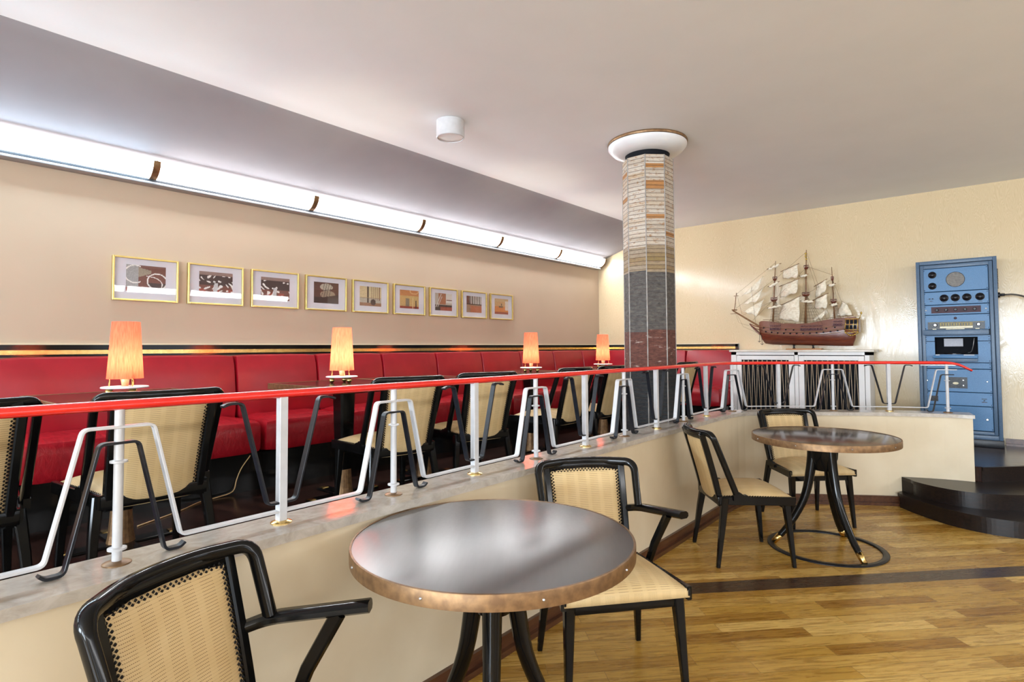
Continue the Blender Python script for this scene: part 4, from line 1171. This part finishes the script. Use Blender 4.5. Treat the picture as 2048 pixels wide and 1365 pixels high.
for i in range(11): plate('dial_bar', p, -0.418+0.0205*i, -0.410+0.0205*i, 1.503, 1.527, BAKEL, y=PY-0.012, d=0.001)
for x in (-0.468, -0.136):
    kk_ = knob(p, x, 1.510, 0.024, 0.018, False, STEEL); kk_.location.y = -0.010
for xa, xb in ((-0.385, -0.242), (-0.490, -0.460), (-0.160, -0.130)): plate('push_button', p, xa, xb, 1.466, 1.474, CREAMP, y=PY-0.012, d=0.006)
rk('ledge', B(PX0-0.008, PX1-0.008, PY-0.05, PY+0.015, 1.410, 1.462, 0.004), BLUED)
p = panel(1.352, 1.408, hole=(-0.478, -0.147, 1.352, 1.392)); p2 = panel(1.145, 1.350, hole=(-0.478, -0.147, 1.222, 1.350))
bm = B(-0.485, -0.14, PY+0.17, PY+0.175, 1.215, 1.40); box(bm, -0.485, -0.478, PY+0.02, PY+0.17, 1.215, 1.40); box(bm, -0.147, -0.14, PY+0.02, PY+0.17, 1.215, 1.40); box(bm, -0.485, -0.14, PY+0.02, PY+0.17, 1.392, 1.40); box(bm, -0.485, -0.14, PY+0.02, PY+0.17, 1.215, 1.222)
rk('compartment', bm, VOID)
nt_ = rk('notice_card', B(-0.412, -0.262, PY+0.125, PY+0.128, 1.30, 1.378), PAPER)
bm = tube(bmesh.new(), [crom([(-0.175, PY+0.10, 1.38), (-0.185, PY+0.09, 1.30), (-0.20, PY+0.07, 1.25), (-0.225, PY+0.05, 1.238)], i/4) for i in range(13)], 0.004, 8)
rk('pickup_arm', bm, STEEL)
rk('deck', lathe(bmesh.new(), [(0, 1.222), (0.085, 1.222), (0.085, 1.232), (0, 1.234)], 32, (-0.33, PY+0.085, 0)), BAKEL)
t_ = rk('fold_down_tray', B(-0.492, -0.150, PY-0.055, PY+0.01, 1.186, 1.214, 0.003), BLUE)
bm = B(-0.470, -0.440, PY-0.04, PY-0.005, 1.214, 1.222); box(bm, -0.255, -0.175, PY-0.045, PY-0.005, 1.214, 1.221)
new_obj('white_strips', bm, WHITEM, t_)
rk('tray_support', B(-0.485, -0.152, PY-0.04, PY+0.005, 1.155, 1.184, 0.003), BLUED)
panel(1.084, 1.143)
p = panel(0.860, 1.082)
plate('meter_face', p, -0.404, -0.236, 0.897, 1.003, BAKEL, d=0.006)
bm = bmesh.new(); lathe(bm, [(0, 0), (0.024, 0), (0.022, 0.004), (0, 0.006)], 20); bmesh.ops.transform(bm, matrix=Matrix.Translation((-0.325, PY-0.006, 0.944)) @ Matrix.Scale(0.5, 4, (0, 0, 1)) @ Matrix.Rotation(PI/2, 4, 'X'), verts=bm.verts)
new_obj('meter_dial', bm, CREAMP, p)
for z in (0.975, 0.925): 
    k_ = knob(p, -0.266, z, 0.011, 0.01, False, STEEL); k_.location.y = -0.006
for x in (-0.548, -0.088): knob(p, x, 0.966, 0.011, 0.004, False, STEEL)
p = panel(0.730, 0.858)
plate('louvre_plate', p, -0.538, -0.466, 0.764, 0.816, BAKEL)
for z in (0.799, 0.768): plate('slot', p, -0.135, -0.095, z, z+0.006, BAKEL, d=0.002)
knob(p, -0.115, 0.786, 0.008, 0.004, False)
p = panel(0.500, 0.728)
knob(p, -0.098, 0.610, 0.018, 0.014, False, STEEL).name = 'latch'
bm = bmesh.new()
for i in range(11): box(bm, RX1, RX1+0.006, RY+0.05, RY+0.16, 1.85+0.0175*i, 1.857+0.0175*i)
rk('side_louvres', bm, BLACKM)
bm = bmesh.new(); lathe(bm, [(0, 0), (0.026, 0), (0.026, 0.014), (0.014, 0.018), (0.012, 0.05), (0, 0.05)], 20)
bmesh.ops.transform(bm, matrix=Matrix.Translation((RX1, RY+0.10, 1.785)) @ Matrix.Rotation(PI/2, 4, 'Y'), verts=bm.verts)
rk('cable_gland', bm, BAKEL)
cp = [(RX1+0.05, RY+0.10, 1.785), (0.12, RY+0.11, 1.785), (0.20, RY+0.13, 1.76), (0.27, RY+0.16, 1.70), (0.33, RY+0.2, 1.60), (0.38, RY+0.24, 1.45), (0.40, RY+0.255, 1.2), (0.41, RY+0.262, 0.8), (0.41, RY+0.262, 0.42)]
rk('cable', tube(bmesh.new(), [crom(cp, i/4) for i in range(33)], 0.008, 10), BLACKCABLE, rack, True)

# ------------------------------------------------------------------ model sailing ship
SY = 7.12
ship = empty('model_ship', (-1.68, SY, 1.270), 0, 'wooden model of a three masted sailing ship with cream sails standing on the white cabinet', 'model ship')
sof = Vector((-1.68, SY, 1.270))
def sh(n, bm, m, parent=ship, smooth=35):
    o = new_obj(n, bm, m, parent, smooth)
    if parent is ship: o.matrix_parent_inverse = Matrix.Translation(-sof)
    return o
# hull: sections from bow (left, -x) to stern
secs = [(-2.165, 1.505, 1.500, 0.004, 1.595), (-2.140, 1.400, 1.495, 0.022, 1.610), (-2.10, 1.345, 1.482, 0.045, 1.612), (-2.02, 1.332, 1.468, 0.066, 1.603), (-1.90, 1.328, 1.455, 0.078, 1.575),
        (-1.75, 1.324, 1.448, 0.084, 1.565), (-1.60, 1.320, 1.448, 0.085, 1.568), (-1.45, 1.316, 1.456, 0.080, 1.598), (-1.34, 1.312, 1.468, 0.071, 1.612), (-1.26, 1.310, 1.482, 0.060, 1.618), (-1.195, 1.312, 1.500, 0.048, 1.622), (-1.165, 1.40, 1.510, 0.042, 1.625)]
def hull_ring(x, zk, zw, hb, zr, upto):
    ring = []
    lowp = [(0.0, 0.0), (0.30, 0.06), (0.62, 0.20), (0.86, 0.45), (1.0, 0.80), (1.0, 1.0)]
    for a, q in lowp: ring.append((a*hb, zk+(zw-zk)*q))
    for q in (0.35, 0.7, 1.0): ring.append((hb*(1-0.22*q), zw+(zr-zw)*q))
    return ring
def hull_mesh(lo_i, hi_i):
    bm_ = bmesh.new(); rings = []
    for sct in secs:
        rg = hull_ring(*sct, None)[lo_i:hi_i]
        full = [(-a, z) for a, z in rg[::-1]]+[(a, z) for a, z in rg] if lo_i else [(-a, z) for a, z in rg[:0:-1]]+rg
        rings.append([bm_.verts.new((sct[0], SY+a, z)) for a, z in full])
    for r0, r1 in zip(rings, rings[1:]):
        for j in range(len(r0)-1):
            if lo_i and j == len(r0)//2-1 and False: continue
            bm_.faces.new((r0[j], r0[j+1], r1[j+1], r1[j]))
        bm_.faces.new((r0[-1], r0[0], r1[0], r1[-1]))
    bm_.faces.new(rings[0][::-1]); bm_.faces.new(rings[-1])
    return bm_
sh('lower_hull', hull_mesh(0, 6), HULL, smooth=45)
sh('upper_hull', hull_mesh(5, 9), HULLUP, smooth=45)
bm = bmesh.new()       # wales
for dz, r in ((-0.012, 0.0045), (0.022, 0.004), (0.060, 0.0035)):
    P_ = [(x, SY-hb*(1.0 if dz < 0.03 else 0.9)-0.002, zw+dz) for x, zk, zw, hb, zr in secs[1:]]
    sweep(bm, P_, circ(r, 6), (0, 0, 1))
sh('wales', bm, SPAR, smooth=True)
bm = bmesh.new()
def side_y(x, up_=0.0):
    for (a, b) in zip(secs, secs[1:]):
        if a[0] <= x <= b[0]:
            f = (x-a[0])/(b[0]-a[0]); hb = a[3]+(b[3]-a[3])*f; zw = a[2]+(b[2]-a[2])*f; zr = a[4]+(b[4]-a[4])*f
            return SY-hb*(1-0.22*up_), zw, zr
    return SY-0.05, 1.46, 1.6
for k in range(13):
    x = -2.075+0.068*k; y_, zw, zr = side_y(x); box(bm, x-0.0075, x+0.0075, y_-0.006, y_+0.01, zw-0.001, zw+0.014)
for k in range(10):
    x = -2.10+0.083*k; y_, zw, zr = side_y(x, .4); box(bm, x-0.007, x+0.007, y_-0.006, y_+0.01, zw+0.040, zw+0.054)
sh('gun_ports', bm, VOID)
bm = bmesh.new()
for k in range(8): 
    x = -1.86+0.016*k; y_, zw, zr = side_y(x, 1.0); ball(bm, (x, y_+0.004, zr+0.006), 0.006, 6, 4)
for (xa, xb) in ((-2.11, -1.93), (-1.46, -1.18)):
    P_ = [(xa+(xb-xa)*i/6, side_y(xa+(xb-xa)*i/6, 1)[0]+0.006, side_y(xa+(xb-xa)*i/6, 1)[2]+0.016) for i in range(7)]
    tube(bm, P_, 0.003, 6)
sh('bulwark_rail', bm, SPAR)
bm = bmesh.new()
for xa, xb, dz, nn_ in ((-2.028, -1.905, 0.055, 8), (-1.697, -1.47, 0.055, 14), (-1.372, -1.28, 0.075, 6)):
    y_, zw, zr = side_y((xa+xb)/2, .5)
    box(bm, xa, xb, y_-0.022, y_, zw+dz-0.018, zw+dz-0.012)
    for k in range(nn_):
        x = xa+(xb-xa)*(k+.5)/nn_; ball(bm, (x, y_-0.018, zw+dz), 0.0075, 6, 4, 1.6); ball(bm, (x+0.002, y_-0.012, zw+dz+0.032), 0.006, 6, 4, 1.4)
sh('channels', bm, DEADEYE, smooth=True)
# stern gallery with gilt frames
bm = bmesh.new()
yg = SY-0.062
box(bm, -1.255, -1.130, yg-0.014, yg+0.12, 1.455, 1.605, 0.008)
g_ = sh('stern_gallery', bm, HULL)
bm = bmesh.new()
for r_ in range(2):
    for c_ in range(3): box(bm, -1.240+0.036*c_+0.006*r_*-1, -1.214+0.036*c_-0.006*r_, yg-0.018, yg-0.012, 1.548-0.056*r_, 1.588-0.056*r_)
new_obj('gallery_windows', bm, VOID, g_)
bm = bmesh.new()
for z in (1.602, 1.541, 1.484, 1.460): sweep(bm, [(-1.258, yg-0.016, z), (-1.19, yg-0.020, z-0.003), (-1.128, yg-0.016, z)], circ(0.0042, 6), (0, 0, 1))
for c_ in range(4): tube(bm, [(-1.246+0.037*c_, yg-0.017, 1.60), (-1.258+0.040*c_, yg-0.017, 1.462)], 0.0035, 6, (0, 1, 0))
for k in range(9):
    a = k/8; ball(bm, (-1.25+0.115*a, yg-0.014, 1.452-0.028*math.sin(PI*a)), 0.009, 6, 4)
tube(bm, [(-1.128, SY-0.02, 1.60), (-1.108, SY-0.03, 1.652)], 0.004, 6, (0, 1, 0)); ball(bm, (-1.107, SY-0.03, 1.662), 0.010, 8, 6, 1.5)
new_obj('gilt_carving', bm, GILT, g_, True)
# beakhead, bowsprit, masts
bm = sweep(bmesh.new(), [(-2.15, SY, 1.455), (-2.20, SY, 1.500), (-2.25, SY, 1.550), (-2.275, SY, 1.585)], rect(0.014, 0.055, 0.003), (0, 1, 0), [1.3, 1.0, 0.7, 0.4])
tube(bm, [(-2.12, SY-0.03, 1.53), (-2.21, SY-0.018, 1.555), (-2.27, SY-0.006, 1.585)], 0.005, 6); tube(bm, [(-2.12, SY-0.03, 1.50), (-2.20, SY-0.016, 1.522), (-2.265, SY-0.004, 1.57)], 0.005, 6)
sh('beakhead', bm, HULL)
bm = sweep(bmesh.new(), [(-2.134, SY, 1.530), (-2.300, SY, 1.640), (-2.470, SY, 1.752)], circ(0.010, 10), (0, 0, 1), [1.2, 1.0, 0.75]); lathe(bm, [(0, 0), (0.030, 0), (0.034, 0.012), (0.0, 0.014)], 12, (-2.452, SY, 1.752)); tube(bm, [(-2.452, SY, 1.752), (-2.423, SY, 1.965)], 0.005, 8, (0, 1, 0)); box(bm, -2.455, -2.400, SY-0.004, SY+0.004, 1.925, 1.932); box(bm, -2.500, -2.41, SY-0.003, SY+0.003, 1.71, 1.716)
sh('bowsprit', bm, SPAR)
def mast(x0, z0, x1, z1, tops, r):
    bm_ = sweep(bmesh.new(), [(x0, SY, z0), ((x0+x1)/2, SY, (z0+z1)/2), (x1, SY, z1)], circ(r, 10), (0, 1, 0), [1.2, 0.85, 0.35])
    o_ = sh('mast', bm_, SPAR, smooth=True)
    for z, rr in tops:
        b2 = bmesh.new()
        f = (z-z0)/(z1-z0); x = x0+(x1-x0)*f
        lathe(b2, [(0, z-0.016), (rr*0.55, z-0.016), (rr, z+0.004), (rr, z+0.012), (0, z+0.012)], 14, (x, SY, 0))
        lathe(b2, [(rr*0.95, z+0.026), (rr, z+0.026), (rr, z+0.032), (rr*0.95, z+0.032), (rr*0.95, z+0.026)], 14, (x, SY, 0))
        for k in range(6): tube(b2, [(x+rr*.97*math.cos(k*PI/3), SY+rr*.97*math.sin(k*PI/3), z+0.01), (x+rr*.97*math.cos(k*PI/3), SY+rr*.97*math.sin(k*PI/3), z+0.03)], 0.002, 5, (0, 1, 0))
        new_obj('crows_nest', b2, HULL, o_)
    return o_
mast(-2.010, 1.57, -1.964, 2.310, ((1.850, 0.038), (2.095, 0.024)), 0.0095)
mast(-1.661, 1.54, -1.632, 2.404, ((1.889, 0.040), (2.198, 0.026)), 0.0105)
mast(-1.367, 1.58, -1.381, 2.184, ((1.795, 0.030), (2.047, 0.014)), 0.008)
bm = bmesh.new(); 
for x, z in ((-1.640, 2.33), (-1.640, 2.36), (-1.636, 2.30)): ball(bm, (x, SY, z), 0.013, 6, 5)
sh('mast_pennant', bm, GILT)
def sail(corn, belly=0.03, yo=0.05):
    """corn: top-left, top-right, bottom-right, bottom-left as (x, z)"""
    bm_ = bmesh.new(); n_ = 10
    tl_, tr_, br_, bl_ = [Vector(c) for c in corn]; G = []
    for j in range(n_+1):
        row_ = []
        for i in range(n_+1):
            a, b = i/n_, j/n_
            p = tl_*(1-a)*(1-b)+tr_*a*(1-b)+br_*a*b+bl_*(1-a)*b
            y_ = SY+yo*(1-2*a)-belly*math.sin(PI*a)*math.sin(PI*min(1, b*0.8+0.1))-0.006*math.sin(9*a+5*b)
            row_.append(bm_.verts.new((p.x+0.004*math.sin(7*b+3*a), y_, p.y+(0.008*math.sin(4*PI*a) if j == n_ else 0))))
        G.append(row_)
    for j in range(n_):
        for i in range(n_): bm_.faces.new((G[j][i], G[j][i+1], G[j+1][i+1], G[j+1][i]))
    bmesh.ops.recalc_face_normals(bm_, faces=bm_.faces)
    bmesh.ops.solidify(bm_, geom=bm_.faces, thickness=0.0018)
    o_ = sh('sail', bm_, SAIL, smooth=True)
    return o_
def yard(a, b, r=0.004):
    return a, b, r
QS = [[(-1.899, 2.192), (-1.714, 2.241), (-1.720, 2.093), (-1.901, 2.100)], [(-1.919, 2.019), (-1.714, 2.069), (-1.731, 1.920), (-1.938, 1.877)],
      [(-1.913, 1.793), (-1.704, 1.873), (-1.715, 1.590), (-1.960, 1.631)], [(-1.547, 1.992), (-1.433, 2.042), (-1.434, 1.924), (-1.564, 1.849)],
      [(-1.567, 1.834), (-1.424, 1.885), (-1.430, 1.733), (-1.571, 1.730)], [(-1.291, 1.799), (-1.233, 1.757), (-1.194, 1.640), (-1.350, 1.640)],
      [(-1.445, 1.722), (-1.436, 1.722), (-1.485, 1.625), (-1.606, 1.600)],
      [(-2.118, 2.140), (-2.106, 2.140), (-2.159, 2.000), (-2.366, 1.924)], [(-2.110, 2.010), (-2.099, 2.010), (-2.177, 1.849), (-2.363, 1.817)], [(-2.103, 1.874), (-2.093, 1.874), (-2.181, 1.675), (-2.354, 1.731)]]
for i, q in enumerate(QS): sail(q, 0.03 if i < 6 else 0.012, 0.05 if i < 5 else 0.02)
bm = bmesh.new()       # yards along the heads of the square sails and the furled ones
for q in QS[:5]:
    a, b = q[0], q[1]; d = 0.03
    tube(bm, [(a[0]-d, SY+0.064, a[1]-d*0.27+0.004), (b[0]+d*0.5, SY-0.058, b[1]+d*0.13+0.004)], 0.0038, 6)
FUR = [((-2.040, 2.224), (-1.905, 2.268)), ((-2.040, 2.014), (-1.930, 2.060)), ((-2.055, 1.764), (-1.900, 1.790)), ((-1.695, 1.828), (-1.565, 1.815)), ((-1.70, 2.112), (-1.62, 2.118)), ((-1.41, 1.985), (-1.35, 1.992)), ((-1.395, 1.768), (-1.330, 1.772))]
for a, b in FUR: tube(bm, [(a[0]-0.015, SY-0.01, a[1]), (b[0]+0.015, SY-0.05, b[1]+0.004)], 0.004, 6)
sh('yards', bm, SPAR, smooth=True)
for a, b in FUR:
    bm = bmesh.new(); n_ = 8
    P_ = [(a[0]+(b[0]-a[0])*i/n_, SY-0.014-0.036*i/n_, a[1]+(b[1]-a[1])*i/n_-0.008+0.005*math.sin(i*2.1)) for i in range(n_+1)]
    sweep(bm, P_, circ(0.013, 8), (0, 0, 1), [0.5]+[0.8+0.45*random.random() for _ in range(n_-1)]+[0.5])
    sh('furled_sail', bm, SAIL, smooth=True)
bm = bmesh.new()       # rigging
def ln(*p): tube(bm, [(x, SY+y, z) for x, y, z in p], 0.0011, 4)
for xm, z0, z1, xa, xb in ((-1.990, 1.56, 1.85, -2.03, -1.90), (-1.655, 1.55, 1.885, -1.70, -1.47), (-1.368, 1.60, 1.79, -1.375, -1.28)):
    for k in range(7):
        x = xa+(xb-xa)*k/6
        for s in (-1, 1): ln((x, s*0.085, z0), (xm+0.01, s*0.02, z1))
    for k in range(1, 9):
        f = k/9
        for s in (-1, 1): ln((xa+(xm-xa)*f, s*(0.085-0.065*f), z0+(z1-z0)*f), (xb+(xm-xb)*f, s*(0.085-0.065*f), z0+(z1-z0)*f))
for xm, za, zb in ((-1.98, 1.86, 2.10), (-1.648, 1.90, 2.20), (-1.372, 1.80, 2.05)):
    for s in (-1, 1):
        for k in (-1, 0, 1): ln((xm+0.03*k, s*0.03, za), (xm, s*0.004, zb))
ln((-1.632, 0, 2.385), (-1.968, 0, 2.10)); ln((-1.640, 0, 2.20), (-1.985, 0, 1.86)); ln((-1.655, 0, 1.90), (-2.06, 0, 1.60))
ln((-1.966, 0, 2.29), (-2.425, 0, 1.95)); ln((-1.975, 0, 2.10), (-2.43, 0, 1.78)); ln((-1.99, 0, 1.85), (-2.36, 0, 1.685)); ln((-2.005, 0, 1.85), (-2.25, 0, 1.61))
ln((-1.632, 0, 2.38), (-1.40, -.03, 1.60)); ln((-1.632, 0, 2.30), (-1.45, .04, 1.60)); ln((-1.381, 0, 2.05), (-1.645, 0, 1.90)); ln((-1.381, 0, 2.10), (-1.645, 0, 2.22)); ln((-1.38, 0, 2.06), (-1.24, 0, 1.62)); ln((-1.378, 0, 1.95), (-1.30, -.05, 1.62))
ln((-2.45, 0, 1.74), (-2.40, 0, 1.60), (-2.28, 0, 1.56)); ln((-2.44, 0, 1.74), (-2.35, 0, 1.55), (-2.18, 0, 1.47)); ln((-2.44, 0, 1.94), (-2.43, 0.0, 1.77)); ln((-2.42, 0, 1.96), (-2.36, 0, 1.70))
ln((-1.29, -.03, 1.805), (-1.225, -.03, 1.75)); ln((-1.966, 0, 2.28), (-2.02, -.05, 1.56)); ln((-1.964, 0, 2.28), (-1.92, .05, 1.58)); ln((-2.24, -.02, 2.03), (-2.20, -.02, 1.58))
sh('rigging', bm, ROPE, smooth=True)
bm = tube(bmesh.new(), [(-2.13, SY-0.035, 1.44), (-2.122, SY-0.045, 1.33)], 0.0025, 6, (0, 1, 0)); tube(bm, [(-2.140, SY-0.045, 1.345), (-2.122, SY-0.045, 1.330), (-2.104, SY-0.045, 1.345)], 0.0028, 6); tube(bm, [(-2.15, SY-0.03, 1.46), (-2.155, SY-0.04, 1.365)], 0.0025, 6, (0, 1, 0)); tube(bm, [(-2.170, SY-0.04, 1.376), (-2.155, SY-0.04, 1.362), (-2.14, SY-0.04, 1.376)], 0.0028, 6)
sh('anchors', bm, BLACKM)
bm = B(-1.865, -1.495, SY-0.045, SY+0.045, 1.270, 1.284, 0.003)
stn = sh('stand', bm, STANDW)
bm = lathe(bmesh.new(), [(0, 1.284), (0.018, 1.284), (0.010, 1.296), (0.010, 1.31), (0.016, 1.330), (0, 1.332)], 16, (-1.787, SY, 0)); lathe(bm, [(0, 1.284), (0.018, 1.284), (0.010, 1.296), (0.010, 1.31), (0.016, 1.328), (0, 1.330)], 16, (-1.587, SY, 0))
new_obj('stand_pillars', bm, BLACK, stn, True)
